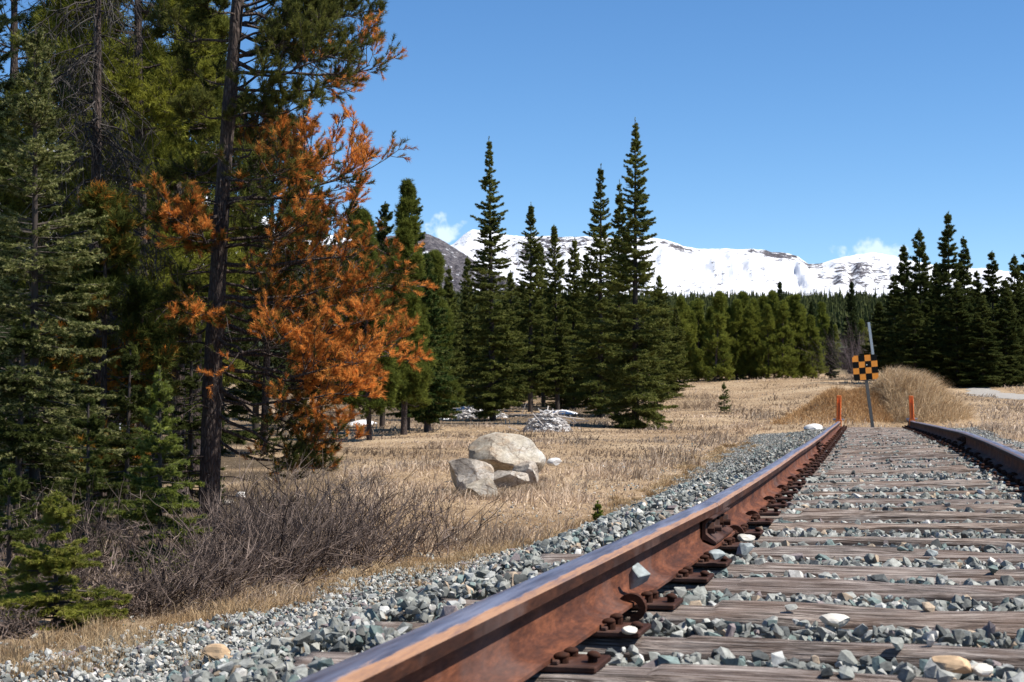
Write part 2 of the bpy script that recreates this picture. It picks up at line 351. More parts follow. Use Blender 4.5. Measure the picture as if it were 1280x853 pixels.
def H(X, Y, mound=True):
    X = np.asarray(X, float); Y = np.asarray(Y, float)
    d = dlat(X, Y); f = field(X, Y, d); sh = shoulder(d, Y)
    rr = raise_r(Y) * np.clip(.5 + d / 1.5, 0, 1.3)
    edge = np.interp(Y, [0, 34, 42], [1, 1, 0]);
    a = np.clip((np.abs(d) - 1.4) / 1.5, 0, 1); a = a * a * (3 - 2 * a)
    bed = np.maximum(sh, -.46) + rr
    track = bed * (1 - a) + np.maximum(np.minimum(f, bed + .3), f * 1.0) * a
    track = np.where(np.abs(d) < 3.2, track, f)
    z = track * edge + f * (1 - edge)
    endf = np.clip((Y - 34) / 8, 0, 1) * np.clip(1 - np.abs(d) / 5, 0, 1); z = z * (1 - endf) + np.maximum(z, -.05) * endf
    if mound:
        u = (X - MOUND[0]); v = (Y - MOUND[1])
        r1 = np.exp(-(((u - .45) / 1.15) ** 2 + (v / 1.7) ** 2) ** 1.2) * 1.12
        r2 = np.exp(-(((u + 1.3) / 1.35) ** 2 + (v / 1.7) ** 2) ** 1.0) * .92
        z = z + np.maximum(r1, r2) + .25 * np.minimum(r1, r2) + (fbm(X * 1.3 + 3, Y * 1.3, 4) - .5) * .55 * np.clip(r1 + r2, 0, 1)
    return z
def h1(X, Y): return float(H(np.array([X]), np.array([Y]))[0])
def gravel_mask(X, Y):
    d = dlat(X, Y); e = (fbm(X * .9, Y * .9, 4) - .5) * .7
    lim = np.where(d < 0, np.interp(Y, [6, 14], [3.25, 2.85]), 2.5) + e * .6
    m = np.clip((lim - np.abs(d)) / .15, 0, 1) * np.clip((40 + e * 2 - Y) / 1.0, 0, 1)
    return m
# ------------------------------------------------------------------ ground sheet
rows = np.concatenate([np.arange(-14, 1, 1.0), np.arange(1, 14, .14), np.arange(14, 60, .3), np.arange(60, 140, 1.2), np.geomspace(140, 20000, 70)])
u_ = np.linspace(-1, 1, 341); u_ = np.sign(u_) * (np.abs(u_) * .55 + .45 * np.abs(u_) ** 2.6)
Yg, Ug = np.meshgrid(rows, u_, indexing='ij')
cen = np.interp(Yg, [0, 40, 60, 200], [1.5, 6, 6, 0]); Xg = cen + Ug * (16 + np.maximum(Yg, 0) * .95)
Zg = H(Xg, Yg)
gm = gravel_mask(Xg, Yg)
px_ = 640 + F * Xg / np.maximum(Yg, 1)
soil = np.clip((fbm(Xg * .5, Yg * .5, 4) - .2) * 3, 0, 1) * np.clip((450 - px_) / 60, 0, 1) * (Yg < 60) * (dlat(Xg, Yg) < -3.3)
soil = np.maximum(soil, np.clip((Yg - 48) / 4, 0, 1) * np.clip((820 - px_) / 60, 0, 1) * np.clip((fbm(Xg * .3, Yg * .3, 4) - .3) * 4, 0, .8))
forest = np.clip((Yg - 118) / 30, 0, 1)
nR, nC = Xg.shape; idx = np.arange(nR * nC).reshape(nR, nC)
Q = np.stack([idx[:-1, :-1], idx[:-1, 1:], idx[1:, 1:], idx[1:, :-1]], -1).reshape(-1, 4)
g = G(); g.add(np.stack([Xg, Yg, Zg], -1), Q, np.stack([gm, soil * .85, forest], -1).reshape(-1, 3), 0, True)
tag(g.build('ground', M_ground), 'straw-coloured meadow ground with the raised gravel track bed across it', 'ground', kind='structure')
# gravel path in the meadow on the right
g = G(); n_ = 30; pts = []
for i in range(n_):
    t = i / (n_ - 1); px = 1300 - 75 * t - 30 * math.sin(t * 3); py = 503 - 25 * t; hw = .9 + .35 * math.sin(t * 7)
    Y = 66 + 22 * t; X = atX(px, Y)
    for k in range(9):
        s = (k / 8 * 2 - 1); x = X + s * hw * (1 + .25 * math.sin(i * 1.9 + s * 2)) * (1.25 - .3 * t); pts.append((x, Y, h1(x, Y) + .03 - .02 * s * s))
I = np.arange(n_ * 9).reshape(n_, 9); g.add(pts, np.stack([I[:-1, :-1], I[:-1, 1:], I[1:, 1:], I[1:, :-1]], -1).reshape(-1, 4), (.4, .38, .35), 0, True)
tag(g.build('path', simple('pale_gravel', (.33, .3, .26), .9, 0, (6, .7, 1.1))), 'pale gravel path curving through the meadow on the right', 'path', kind='structure')

# ------------------------------------------------------------------ mountains
def mountain(name, sky_pts, Yb, Yr, base_py, rockfn, label, seed, amp, M=M_mount, nx=420, nz=90):
    sx = np.array([p[0] for p in sky_pts], float); sy = np.array([p[1] for p in sky_pts], float)
    px = np.linspace(sx[0], sx[-1], nx); rid = np.interp(px, sx, sy) + (fbm(px * .06 + seed, px * 0 + seed, 5) - .5) * 5
    zr = EYE + (505 - rid) / F * Yr; zb = EYE + (505 - base_py) / F * Yb
    t = np.linspace(0, 1.6, nz); T, PX = np.meshgrid(t, px, indexing='ij')
    Y = Yb + (Yr - Yb) * T; tt = np.clip(T, 0, 1)
    prof = tt ** .95
    Z = zb + (zr[None] - zb) * prof
    Z = np.where(T > 1, Z - (T - 1) * (Yr - Yb) * .9, Z)
    X = (PX - 640) / F * (Yb + (Yr - Yb) * np.minimum(T, 1)) 
    env = np.sin(np.clip(T, 0, 1) * PI) * .9 + .06
    rg = fbm(PX * .035 + seed + T * .8, T * 3.0 + seed, 6); gul = np.abs(fbm(PX * .06 + T * 1.2 + seed, T * 1.5, 5) - .5) * 2
    Z = Z + ((rg - .5) * 1.5 + (gul - .3) * .8) * amp * env
    g = G(); I = np.arange(nx * nz).reshape(nz, nx)
    rock, wood = rockfn(PX, T)
    g.add(np.stack([X, Y, Z], -1), np.stack([I[:-1, :-1], I[:-1, 1:], I[1:, 1:], I[1:, :-1]], -1).reshape(-1, 4), np.stack([rock, wood, 0 * rock], -1).reshape(-1, 3), 0, True)
    return tag(g.build(name, M), label, 'mountain', kind='structure')
def bump1(x, c, w_): return np.exp(-((x - c) / w_) ** 2)
def rock_main(PX, T):
    top = bump1(T, .93, .08)
    r = .262 + .8 * top * (.18 * bump1(PX, 985, 22) + .2 * bump1(PX, 955, 35) + .2 * bump1(PX, 850, 25) + .17 * bump1(PX, 700, 60)) + .15 * bump1(PX, 1070, 45) * bump1(T, .65, .25) + .12 * bump1(PX, 1020, 15) * top + .14 * bump1(PX, 680, 90) * bump1(T, .72, .18)
    r += .04 * bump1(T, .3, .3); wood = .1 + .5 * np.clip((.30 - T) / .22, 0, 1)
    return r, wood
SKY = [(-700, 160), (0, 170), (120, 190), (200, 215), (300, 262), (400, 290), (520, 306), (565, 304), (580, 290), (590, 285), (605, 286), (625, 291), (660, 293), (735, 294), (800, 296), (832, 297), (850, 304), (870, 309), (900, 310), (940, 311), (975, 315), (998, 318), (1012, 328), (1028, 327), (1045, 322), (1065, 318), (1085, 314), (1100, 317), (1125, 321), (1160, 330), (1230, 335), (1280, 342), (1500, 330), (2000, 350)]
mountain('mountain_range', SKY, 5200, 7600, 392, rock_main, 'snow-covered mountain ridge with rocky cliffs along its crest', 3, 70, nx=900)
def rock_dark(PX, T): return .45 + .05 * T - .1 * bump1(PX, 560, 30) * 0, .18 + .45 * np.clip((.6 - T) / .4, 0, 1)
mountain('mountain_spur', [(200, 340), (440, 300), (500, 291), (531, 289), (548, 296), (570, 309), (600, 330), (640, 352), (720, 385), (800, 400)], 3000, 4200, 415, rock_dark, 'dark rocky mountain spur dusted with snow in front of the white ridge', 11, 40, nx=260)

# ------------------------------------------------------------------ conifers
def needles(g, P0, P1, n, ln, wd, spread, rng, cols, var=.15):
    T = len(P0); t = rng.random((T, n)); ax = unit(P1 - P0)
    base = P0[:, None] + (P1 - P0)[:, None] * t[..., None]
    rnd = unit(rng.normal(size=(T, n, 3))); perp = unit(rnd - (rnd * ax[:, None]).sum(-1, keepdims=True) * ax[:, None])
    ph = spread * (.7 + .6 * rng.random((T, n, 1))); d = ax[:, None] * np.cos(ph) + perp * np.sin(ph)
    L = ln * (.7 + .6 * rng.random((T, n, 1))); side = unit(np.cross(d, unit(rng.normal(size=(T, n, 3))))) * wd * .5
    V = np.stack([base - side, base + side, base + d * L], 2).reshape(-1, 3)
    c = cols[:, None] * (1 + var * (rng.random((T, n, 1)) * 2 - 1)); c = np.repeat(c.reshape(-1, 3), 3, 0)
    g.add(V, np.arange(len(V)).reshape(-1, 3), np.clip(c, 0, 1))
def lerpc(a, b, t): return np.asarray(a)[None] * (1 - t[:, None]) + np.asarray(b)[None] * t[:, None]
def spruce_geo(Ht, Rd, seed, cb=.04, brm=9.0, twm=11.0, nn=12, nl=.06, nw=.014, cA=(.04, .055, .014), cB=(.165, .18, .042), tr=.012, droop=.25, shape=.8, tipc=None, bare=0.0, tipf=.25):
    rng = np.random.default_rng(seed); gt = G(); gc = G()
    # trunk
    n = 14; z = np.linspace(-.15, Ht, n); lean = rng.normal(size=2) * .01 * Ht; wob = rng.normal(size=(n, 2)) * .004 * Ht
    C = np.stack([lean[0] * (z / Ht) + wob[:, 0] * 0, lean[1] * (z / Ht), z], -1)[None]; rad = (tr * Ht * (1 - z / Ht) ** .9 + .006)[None]
    gt.add(*tubes(C, rad, 8), (.045, .034, .028), 0, True)
    # branches
    nb = int(brm * Ht * 3.2); u = rng.random(nb) ** 1.1; hh = Ht * (cb + (0.985 - cb) * u)
    nwh = max(3, int(Ht * 3.3)); wh = Ht * (cb + (.985 - cb) * (np.arange(nwh) + .5) / nwh); hh = np.where(rng.random(nb) < .45, wh[np.clip(np.searchsorted(wh, hh), 0, nwh - 1)] + rng.normal(size=nb) * .03 * Ht / 5, hh)
    hh = np.clip(hh, cb * Ht, .985 * Ht)
    az = rng.random(nb) * 2 * PI; t = 1 - hh / Ht
    sect = 1 + .22 * np.sin(az * 2 + rng.random() * 6) * np.sin(hh * 1.7 / max(Ht / 8, .6) + rng.random() * 6) 
    low = np.clip((hh / Ht - cb) / .06, .55, 1)
    L = Rd * np.maximum(t, .012) ** shape * (.34 + .8 * rng.random(nb) ** .9) * sect * low + .025 * Ht / 6
    el = np.interp(t, [0, .15, .5, 1], [R(58), R(30), R(4), R(-12)]) + rng.normal(size=nb) * .14
    s = np.linspace(0, 1, 7)[None]
    rr = L[:, None] * s * np.cos(el)[:, None]; zz = hh[:, None] + L[:, None] * (np.sin(el)[:, None] * s - droop * s * (1 - .5 * s) * np.clip(t * 1.8, 0, 1)[:, None] + .28 * droop * s ** 3)
    azs = az[:, None] + rng.normal(size=(nb, 1)) * .15 * s ** 2
    BC = np.stack([rr * np.cos(azs) + lean[0] * (hh / Ht)[:, None], rr * np.sin(azs) + lean[1] * (hh / Ht)[:, None], zz], -1)
    br = (.0035 + .009 * L[:, None]) * (1 - .85 * s)
    gt.add(*tubes(BC, br, 3), (.075, .06, .05))
    # twigs
    nt_ = int(L.sum() * twm); bi = rng.choice(nb, nt_, p=L / L.sum()); sv = .12 + .88 * rng.random(nt_) ** .8
    f = sv * 6; i0 = np.minimum(f.astype(int), 5); fr = (f - i0)[:, None]
    P0 = BC[bi, i0] * (1 - fr) + BC[bi, i0 + 1] * fr; ax = unit(BC[bi, i0 + 1] - BC[bi, i0])
    sidev = unit(np.cross(ax, np.array([0, 0, 1.]))) * np.where(rng.random(nt_) < .5, -1, 1)[:, None]
    ang = R(48) + rng.normal(size=nt_) * .2
    d = ax * np.cos(ang)[:, None] + sidev * np.sin(ang)[:, None]; d[:, 2] += rng.normal(size=nt_) * .13 - .08
    tl = np.clip(.5 * L[bi] * (1.05 - sv) , .04 * Rd, .3 * Rd) * (.6 + .6 * rng.random(nt_))
    P1 = P0 + unit(d) * tl[:, None]
    # second order
    m2 = int(nt_ * 1.0); ti = rng.choice(nt_, m2); s2 = (.25 + .7 * rng.random(m2))[:, None]; Q0 = P0[ti] * (1 - s2) + P1[ti] * s2
    dd = unit(P1[ti] - P0[ti]); sv2 = unit(np.cross(dd, np.array([0, 0, 1.]))) * np.where(rng.random(m2) < .5, -1, 1)[:, None]
    d2 = dd * .75 + sv2 * .65; d2[:, 2] += rng.normal(size=m2) * .15 - .05; Q1 = Q0 + unit(d2) * (tl[ti] * .45 * (1.2 - s2[:, 0]))[:, None]
    A0 = BC[:, 3:-1].reshape(-1, 3); A1 = BC[:, 4:].reshape(-1, 3)
    top0 = np.array([[lean[0], lean[1], Ht * .95]]); top1 = np.array([[lean[0], lean[1], Ht * 1.01]])
    S0 = np.concatenate([P0, Q0, A0, np.repeat(top0, 4, 0)]); S1 = np.concatenate([P1, Q1, A1, np.repeat(top1, 4, 0)])
    if bare:
        keep = rng.random(len(S0)) > bare; 
        gt.add(*tubes(np.stack([S0, (S0 + S1) / 2 + rng.normal(size=S0.shape) * .01, S1], 1)[~keep], np.tile([.004, .003, .0015], ((~keep).sum(), 1)), 3), (.09, .075, .065))
        S0 = S0[keep]; S1 = S1[keep]
    cl = rng.random(len(S0)); clump = fbm(S0[:, 0] * 2.2 / Rd + seed, S0[:, 2] * 2.2 / Rd + S0[:, 1] * 1.7 / Rd, 3)
    cl = np.clip(cl * .6 + clump * 1.1 - .35, 0, 1); cols = lerpc(cA, cB, cl)
    if tipc is not None:
        q = (rng.random(len(S0)) < tipf)[:, None]; cols = np.where(q, cols * .4 + np.asarray(tipc)[None] * .6, cols)
    needles(gc, S0, S1, nn, nl, nw, R(38), rng, cols)
    return gt, gc
def tree_obj(name, gt, gc, loc, label, cat='spruce', group=None, rz=0, tmat=None):
    r_ = empty(name, loc, (0, 0, rz)); tag(r_, label, cat, group)
    gt.build('trunk', tmat or M_twig, r_); gc.build('crown', M_needle, r_)
    return r_
def pine_geo(Ht, Rd, seed, cb=.25, nlimb=60, sub=7, shoots=6, nn=26, nl=.06, nw=.006, cA=(.03, .042, .012), cB=(.085, .1, .022), dead=0.0, cD=((.30, .075, .012), (.5, .19, .03)), tr=.011, limbs=None, trunk=None, prof=(.1, .45, 1, .95, .6), elp=(60, 22, -5), shl=.16, asc=.25, bare_low=0, wood=True):
    rng = np.random.default_rng(seed); gt = G(); gc = G()
    n = 30; z = np.linspace(-.2, Ht, n)
    if trunk is None: tx = lambda q: np.stack([np.interp(q, [0, Ht], [0, rng0[0]]), np.interp(q, [0, Ht], [0, rng0[1]]), q], -1); rng0 = rng.normal(size=2) * .02 * Ht
    else: tx = trunk
    rad = tr * Ht * (1 - np.clip(z / Ht, 0, 1)) ** .75 + .008; rad[0] *= 1.35; rad[1] *= 1.1
    zf = np.linspace(-.2, Ht, 60); rf = np.interp(zf, z, rad) * (1 + .05 * rng.normal(size=60))
    V, Qd = tubes(tx(zf)[None], rf[None], 12); gt.add(V, Qd, (.09, .065, .055), 0, True)
    if limbs is None:
        hh = Ht * (cb + (.98 - cb) * np.sort(rng.random(nlimb))); t = (1 - hh / Ht); prof = np.interp(t, [0, .1, .45, .8, 1], list(prof))
        az = rng.random(nlimb) * 2 * PI; L = Rd * prof * (.65 + .45 * rng.random(nlimb)); el = np.interp(t, [0, .3, 1], [R(q_) for q_ in elp]) + rng.normal(size=nlimb) * .12
        O = tx(hh); E = O + np.stack([np.cos(az) * np.cos(el), np.sin(az) * np.cos(el), np.sin(el)], -1) * L[:, None]; dd_ = np.full(nlimb, dead); 
    else:
        O, E, dd_ = limbs; nlimb = len(O); L = np.linalg.norm(E - O, axis=1)
    s = np.linspace(0, 1, 8)[None, :, None]; wob = np.cumsum(rng.normal(size=(nlimb, 8, 3)), 1) * .022 * L[:, None, None]; wob[:, 0] = 0
    BC = O[:, None] * (1 - s) + E[:, None] * s + wob; BC[..., 2] += (-asc * s[..., 0] * (1 - s[..., 0])) * L[:, None]
    gt.add(*tubes(BC, (.006 + .012 * L[:, None]) * (1 - .8 * s[..., 0]), 5), (.085, .065, .055), 0 if not wood else 1)
    def children_of(C, L, cnt, lo, ratio, ang, up):
        B, Np, _ = C.shape; m = int(cnt * B); bi = np.repeat(np.arange(B), cnt); m = len(bi); sv = lo + (1 - lo) * rng.random(m) ** .8
        f = sv * (Np - 1); i0 = np.minimum(f.astype(int), Np - 2); fr = (f - i0)[:, None]
        P0 = C[bi, i0] * (1 - fr) + C[bi, i0 + 1] * fr; ax = unit(C[bi, i0 + 1] - C[bi, i0])
        rnd = rng.normal(size=(m, 3)) * np.array([1, 1, .6]); pv = unit(rnd - (rnd * ax).sum(-1, keepdims=True) * ax)
        a = ang * (.6 + .8 * rng.random(m))[:, None]; d = ax * np.cos(a) + pv * np.sin(a); d[:, 2] += up
        ln = L[bi] * ratio * (1.15 - .6 * sv) * (.6 + .7 * rng.random(m)); d = unit(d)
        s4 = np.linspace(0, 1, 4)[None, :, None]; CC = P0[:, None] + d[:, None] * s4 * ln[:, None, None]; CC[..., 2] += (ln[:, None] * .18 * s4[..., 0] ** 2)
        return CC, ln, bi
    C2, L2, b2 = children_of(BC, L, sub, .3, .42, R(50), .1)
    gt.add(*tubes(C2, (.003 + .007 * L2[:, None]) * np.linspace(1, .4, 4)[None], 3), (.09, .07, .06), 1)
    C3, L3, b3 = children_of(C2, L2, shoots, .2, .5, R(45), .15)
    gt.add(*tubes(C3, np.tile([.0035, .003, .0025, .002], (len(C3), 1)), 3), (.11, .085, .07), 1)
    L3 = np.maximum(L3, shl * .7)
    e0 = np.concatenate([C3[:, 1], C2[:, 2], BC[:, 6]]); dirs = np.concatenate([unit(C3[:, 3] - C3[:, 1]), unit(C2[:, 3] - C2[:, 2]), unit(BC[:, 7] - BC[:, 6])])
    src = np.concatenate([b2[b3], b2, np.arange(nlimb)])
    e0 = np.concatenate([e0, np.concatenate([C3[:, 2]])]); dirs = np.concatenate([dirs, unit(C3[:, 3] - C3[:, 2] + rng.normal(size=(len(C3), 3)) * .02)]); src = np.concatenate([src, b2[b3]])
    dirs = dirs + np.array([0, 0, .25]); e1 = e0 + unit(dirs) * shl * (.7 + .6 * rng.random((len(e0), 1)))
    ts = rng.random(len(e0)); clump = fbm(e0[:, 0] * 2 + seed, e0[:, 2] * 2 + e0[:, 1], 3); g_ = np.clip(ts * .6 + clump - .3, 0, 1)
    green = lerpc(cA, cB, g_); dl = lerpc(cD[0], cD[1], np.clip(ts * .8 + clump - .4, 0, 1))
    isd = (np.clip((dd_[src] + (clump - .5) * 2.6 + (rng.random(len(src)) - .5) * 1.1 - .6) * 2.2, 0, 1) * (dd_[src] > .22))[:, None]
    cols = green * (1 - isd) + dl * isd
    needles(gc, e0, e1, nn, nl, nw, R(42), rng, cols, .22)
    return gt, gc
def ground_at(px, Y): x = atX(px, Y); return (x, Y, h1(x, Y) - .03)
# --- spruces in the middle distance, each with its own crown
def mid_spruce(px, top, base, rpx, seed, label, Y=None, **kw):
    if Y is None: Y = 55.
    x = atX(px, Y); z0 = h1(x, Y); Ht = (at(px, top, Y).z - z0); Rd = rpx / F * Y
    a = dict(brm=14 * 10 / Ht, twm=34, nn=17, nl=.06, nw=.021, tipc=(.28, .28, .09)); a.update(kw)
    gt, gc = spruce_geo(Ht, Rd, seed, **a)
    return tree_obj('spruce_tree', gt, gc, (x, Y, z0), label)
SPL = 'tall dark spruce with a slim pointed top, '
mid_spruce(794, 150, 537, 66, 21, 'tallest dark spruce at the right end of the group beyond the boulders', 50, cb=.01, brm=15, twm=40, nn=14, shape=.95, droop=.2)
mid_spruce(616, 175, 526, 50, 22, 'tall slim dark spruce standing alone behind the largest boulder', 54, cb=.03, brm=15, twm=34, shape=.85, droop=.12)
mid_spruce(750, 208, 520, 46, 23, 'tall slim spruce just to the left of the tallest spruce', 58, cb=.03, shape=.8, twm=32)
mid_spruce(771, 228, 520, 40, 24, 'spruce half hidden between two taller spruces at the meadow edge', 60, cb=.08, shape=.8)
mid_spruce(663, 256, 500, 36, 25, 'slim spruce with a drooping tip right of the lone tall spruce', 64, cb=.1, shape=.7)
mid_spruce(697, 283, 500, 30, 26, 'spruce rising behind the pale rubble pile', 66, cb=.1, shape=.7)
mid_spruce(716, 300, 500, 34, 27, 'short-topped spruce in the middle of the spruce group', 68, cb=.1, shape=.7)
mid_spruce(733, 318, 500, 34, 39, 'lowest spruce in the gap of the spruce group', 70, cb=.1, shape=.7)
mid_spruce(679, 308, 500, 30, 28, 'thin spruce between two slim spruces left of the rubble pile', 72, cb=.1)
mid_spruce(585, 322, 520, 34, 29, 'dark narrow spruce behind the left flank of the lone tall spruce', 66, cb=.05)
mid_spruce(640, 340, 520, 40, 40, 'dark low spruce behind the right flank of the lone tall spruce', 74, cb=.05)
mid_spruce(826, 345, 520, 40, 41, 'small spruce peeping out behind the tallest spruce', 80, cb=.05)
mid_spruce(509, 232, 520, 40, 30, 'green spruce with upright branch tips behind the orange pine', 46, cb=.1, shape=.6, cA=(.02, .035, .012), cB=(.07, .105, .03))
mid_spruce(533, 318, 522, 46, 31, 'broad bright green spruce at the left edge of the meadow', 44, cb=.08, cA=(.025, .045, .013), cB=(.075, .12, .03), shape=.6)
mid_spruce(478, 255, 520, 44, 32, 'tall green spruce right behind the orange needles', 48, cb=.12, shape=.6, cA=(.02, .032, .012), cB=(.06, .085, .028))
mid_spruce(560, 335, 522, 36, 33, 'dark spruce filling the gap left of the lone tall spruce', 60, cb=.06)
for i, (px, tp, rp, Y) in enumerate([(440, 240, 46, 52), (400, 215, 50, 50), (355, 250, 50, 56), (320, 190, 55, 47), (250, 200, 60, 50), (205, 150, 60, 46), (150, 240, 60, 52), (95, 180, 70, 44), (40, 120, 70, 40), (-10, 100, 70, 42)]):
    mid_spruce(px, tp, 515, rp, 50 + i, f'dark spruce in the shaded stand behind the orange pine, {ordinal(i + 1)} from its right end', Y, cb=.12, brm=9, twm=16, nn=12, nl=.11, nw=.035, cA=(.016, .026, .01), cB=(.06, .075, .025))
_src = [o for o in list(COL.objects) if o.parent is None and o.name.startswith('spruce_tree')]
_rf = random.Random(77)
for i in range(20):
    p_ = _src[(i % 5) + 2]; o = copy_tree(p_); px = 545 + i * 15.5 + _rf.uniform(-6, 6); Y = 66 + _rf.random() * 20; x = atX(px, Y); z0 = h1(x, Y); tp_ = 345 + _rf.random() * 60
    hs = max(v[2] for v in p_.children[0].bound_box); hh_ = at(px, tp_, Y).z - z0; o.location = (x, Y, z0 - .1); o.scale = (hh_ / hs * 1.25,) * 2 + (hh_ / hs,); o.rotation_euler = (0, 0, _rf.random() * 6)
    tag(o, 'lower spruce standing in the shade behind the tall meadow-edge spruces', 'spruce', 'lower spruces behind the tall spruce group')
# --- right-hand cluster
RC = [(1187, 268, 34, 86), (1151, 288, 36, 88), (1208, 298, 30, 90), (1133, 308, 32, 92), (1243, 316, 34, 90), (1270, 320, 30, 88), (1222, 340, 30, 94), (1170, 330, 34, 95), (1120, 345, 34, 96), (1258, 350, 34, 84), (1290, 300, 36, 90), (1100, 378, 28, 98), (1197, 352, 38, 83), (1228, 372, 38, 82), (1145, 372, 36, 84)]
protoR = []
for i, (px, tp, rp, Y) in enumerate(RC):
    x = atX(px, Y); z0 = h1(x, Y); Ht = at(px, tp, Y).z - z0; Rd = rp / F * Y
    lab = f'dark spruce in the clump right of the checkered sign, {["tallest", "second tallest", "third tallest", "fourth tallest", "fifth tallest", "sixth tallest", "one of the middling", "broad mid-height", "leftmost fringe", "low front", "farthest right", "lowest left", "front centre low", "front right low", "front left low"][i]} tree'
    if i < 4:
        gt, gc = spruce_geo(Ht, Rd, 70 + i, cb=.02, brm=13 * 8 / Ht, twm=24, nn=13, nl=.12, nw=.04, shape=.72, cA=(.028, .042, .012), cB=(.11, .125, .035), droop=.15)
        o = tree_obj('spruce_tree', gt, gc, (x, Y, z0), lab, group='spruces in the clump right of the sign'); protoR.append((o, Ht, Rd))
    else:
        p_, hp, rp_ = protoR[i % 4]; o = copy_tree(p_); o.location = (x, Y, z0); o.rotation_euler = (0, 0, i * 1.3); o.scale = (Rd / rp_, Rd / rp_, Ht / hp); o['label'] = lab
# --- belt of young pines behind the meadow
protoB = []
for i in range(4):
    gt, gc = pine_geo(6.0, 1.25, 90 + i, cb=.0, prof=(.06, .24, .55, .9, 1), elp=(68, 45, 18), nlimb=80, sub=8, shoots=3, nn=20, nl=.12, nw=.026, cA=(.08, .1, .018), cB=(.26, .275, .05), shl=.28, asc=.1, tr=.012)
    r_ = empty('pine_tree', (0, 0, -200)); gt.build('trunk', [M_twig, M_twig], r_); gc.build('crown', M_needle, r_); protoB.append(r_)
gt, gc = spruce_geo(8, 1.4, 99, cb=.03, brm=14, twm=22, nn=12, nl=.13, nw=.04, shape=.75, cA=(.018, .03, .012), cB=(.065, .085, .03))
pS = empty('spruce_tree', (0, 0, -200)); gt.build('trunk', M_twig, pS); gc.build('crown', M_needle, pS)
rr = random.Random(4); used = set()
def put(proto, px, Y, Ht, base_h, lab, grp, wide=1.0, cat=None):
    o = proto if proto.name not in used else copy_tree(proto); used.add(proto.name)
    x = atX(px, Y); o.location = (x, Y, h1(x, Y) - .05); o.rotation_euler = (0, 0, rr.random() * 6.28); s = Ht / base_h; o.scale = (s * wide, s * wide, s)
    tag(o, lab, cat or ('spruce' if 'spruce' in proto.name else 'pine'), grp); return o
front = [(848, 372), (865, 390), (894, 368), (912, 386), (928, 366), (944, 376), (961, 384), (978, 378), (994, 370), (842, 392), (856, 384), (873, 376), (886, 385), (902, 372), (921, 378), (936, 382), (953, 372), (968, 366), (985, 374), (1002, 386), (1016, 395)]
for i, (px, tp) in enumerate(front):
    Y = 100 + rr.random() * 5; x = atX(px, Y); Ht = at(px, tp, Y).z - h1(x, Y)
    put(protoB[i % 4], px, Y, Ht, 6.0, f'bushy yellow-green young pine along the far meadow edge, {ordinal(1 + sum(q[0] < px for q in front))} from the left', 'young pines in the belt behind the meadow', 1.0)
for i in range(64):
    px = 560 + rr.random() * 760; Y = 112 + rr.random() * 45; tp = 374 + rr.random() * 16
    if 1030 < px < 1110: tp += 22
    x = atX(px, Y); Ht = max(3.5, at(px, tp, Y).z - h1(x, Y)); sp = rr.random() < .35
    put(pS if sp else protoB[i % 4], px, Y, Ht, 8.0 if sp else 6.0, ('dark spruce' if sp else 'young pine') + ' mostly hidden in the rear rows behind the far meadow edge', 'trees in the rear rows of the belt')
for px, tp, Y, lab in [(1066, 352, 125, 'dark spruce standing above the tree line left of the sign'), (976, 352, 130, 'dark spruce tip rising highest over the young pines'), (1040, 400, 104, 'small dark spruce at the gap left of the sign'), (1112, 392, 110, 'small spruce at the left foot of the dense spruce clump')]:
    x = atX(px, Y); put(pS, px, Y, at(px, tp, Y).z - h1(x, Y), 8.0, lab, 'spruces in the gap by the sign', .9)
# --- far forest on the rising ground: one mass
g = G(); rng = np.random.default_rng(8); n = 9000
Yf = 230 + 1500 * rng.random(n) ** 1.0; Xf = (rng.random(n) * 900 + 480 - 640) / F * Yf; ok = np.ones(n, bool)
Zf = H(Xf, Yf); hf = (5 + 6 * rng.random(n)) * np.interp(Yf, [230, 900], [.55, 1.15])
lay = 10; V = []; k = 5
for j in range(lay):
    r0 = hf * .15 * (1 - j / lay) * (.8 + .4 * rng.random(n)); zb_ = Zf + hf * (.06 + .94 * j / lay); zt = zb_ + hf * 1.9 / lay
    th = rng.random((n, 1)) * 6.28 + np.arange(k)[None] / k * 2 * PI; rj = r0[:, None] * (.55 + .9 * rng.random((n, k)))
    ring = np.stack([Xf[:, None] + rj * np.cos(th), Yf[:, None] + rj * np.sin(th), zb_[:, None] - .04 * hf[:, None] * rng.random((n, k))], -1)
    ap = np.stack([Xf, Yf, np.minimum(zt, Zf + hf)], -1)[:, None]
    VV = np.concatenate([ring, ap], 1); b = np.arange(n)[:, None] * (k + 1); j0 = np.arange(k)[None]
    T3 = np.stack([b + j0, b + (j0 + 1) % k, np.broadcast_to(b + k, (n, k))], -1).reshape(-1, 3)
    c = lerpc((.03, .04, .015), (.1, .11, .035), rng.random(n)); g.add(VV.reshape(-1, 3), T3, np.repeat(c, k + 1, 0))
tag(g.build('forest', M_needle), 'distant conifer forest covering the rising ground below the mountains', 'forest', kind='stuff')

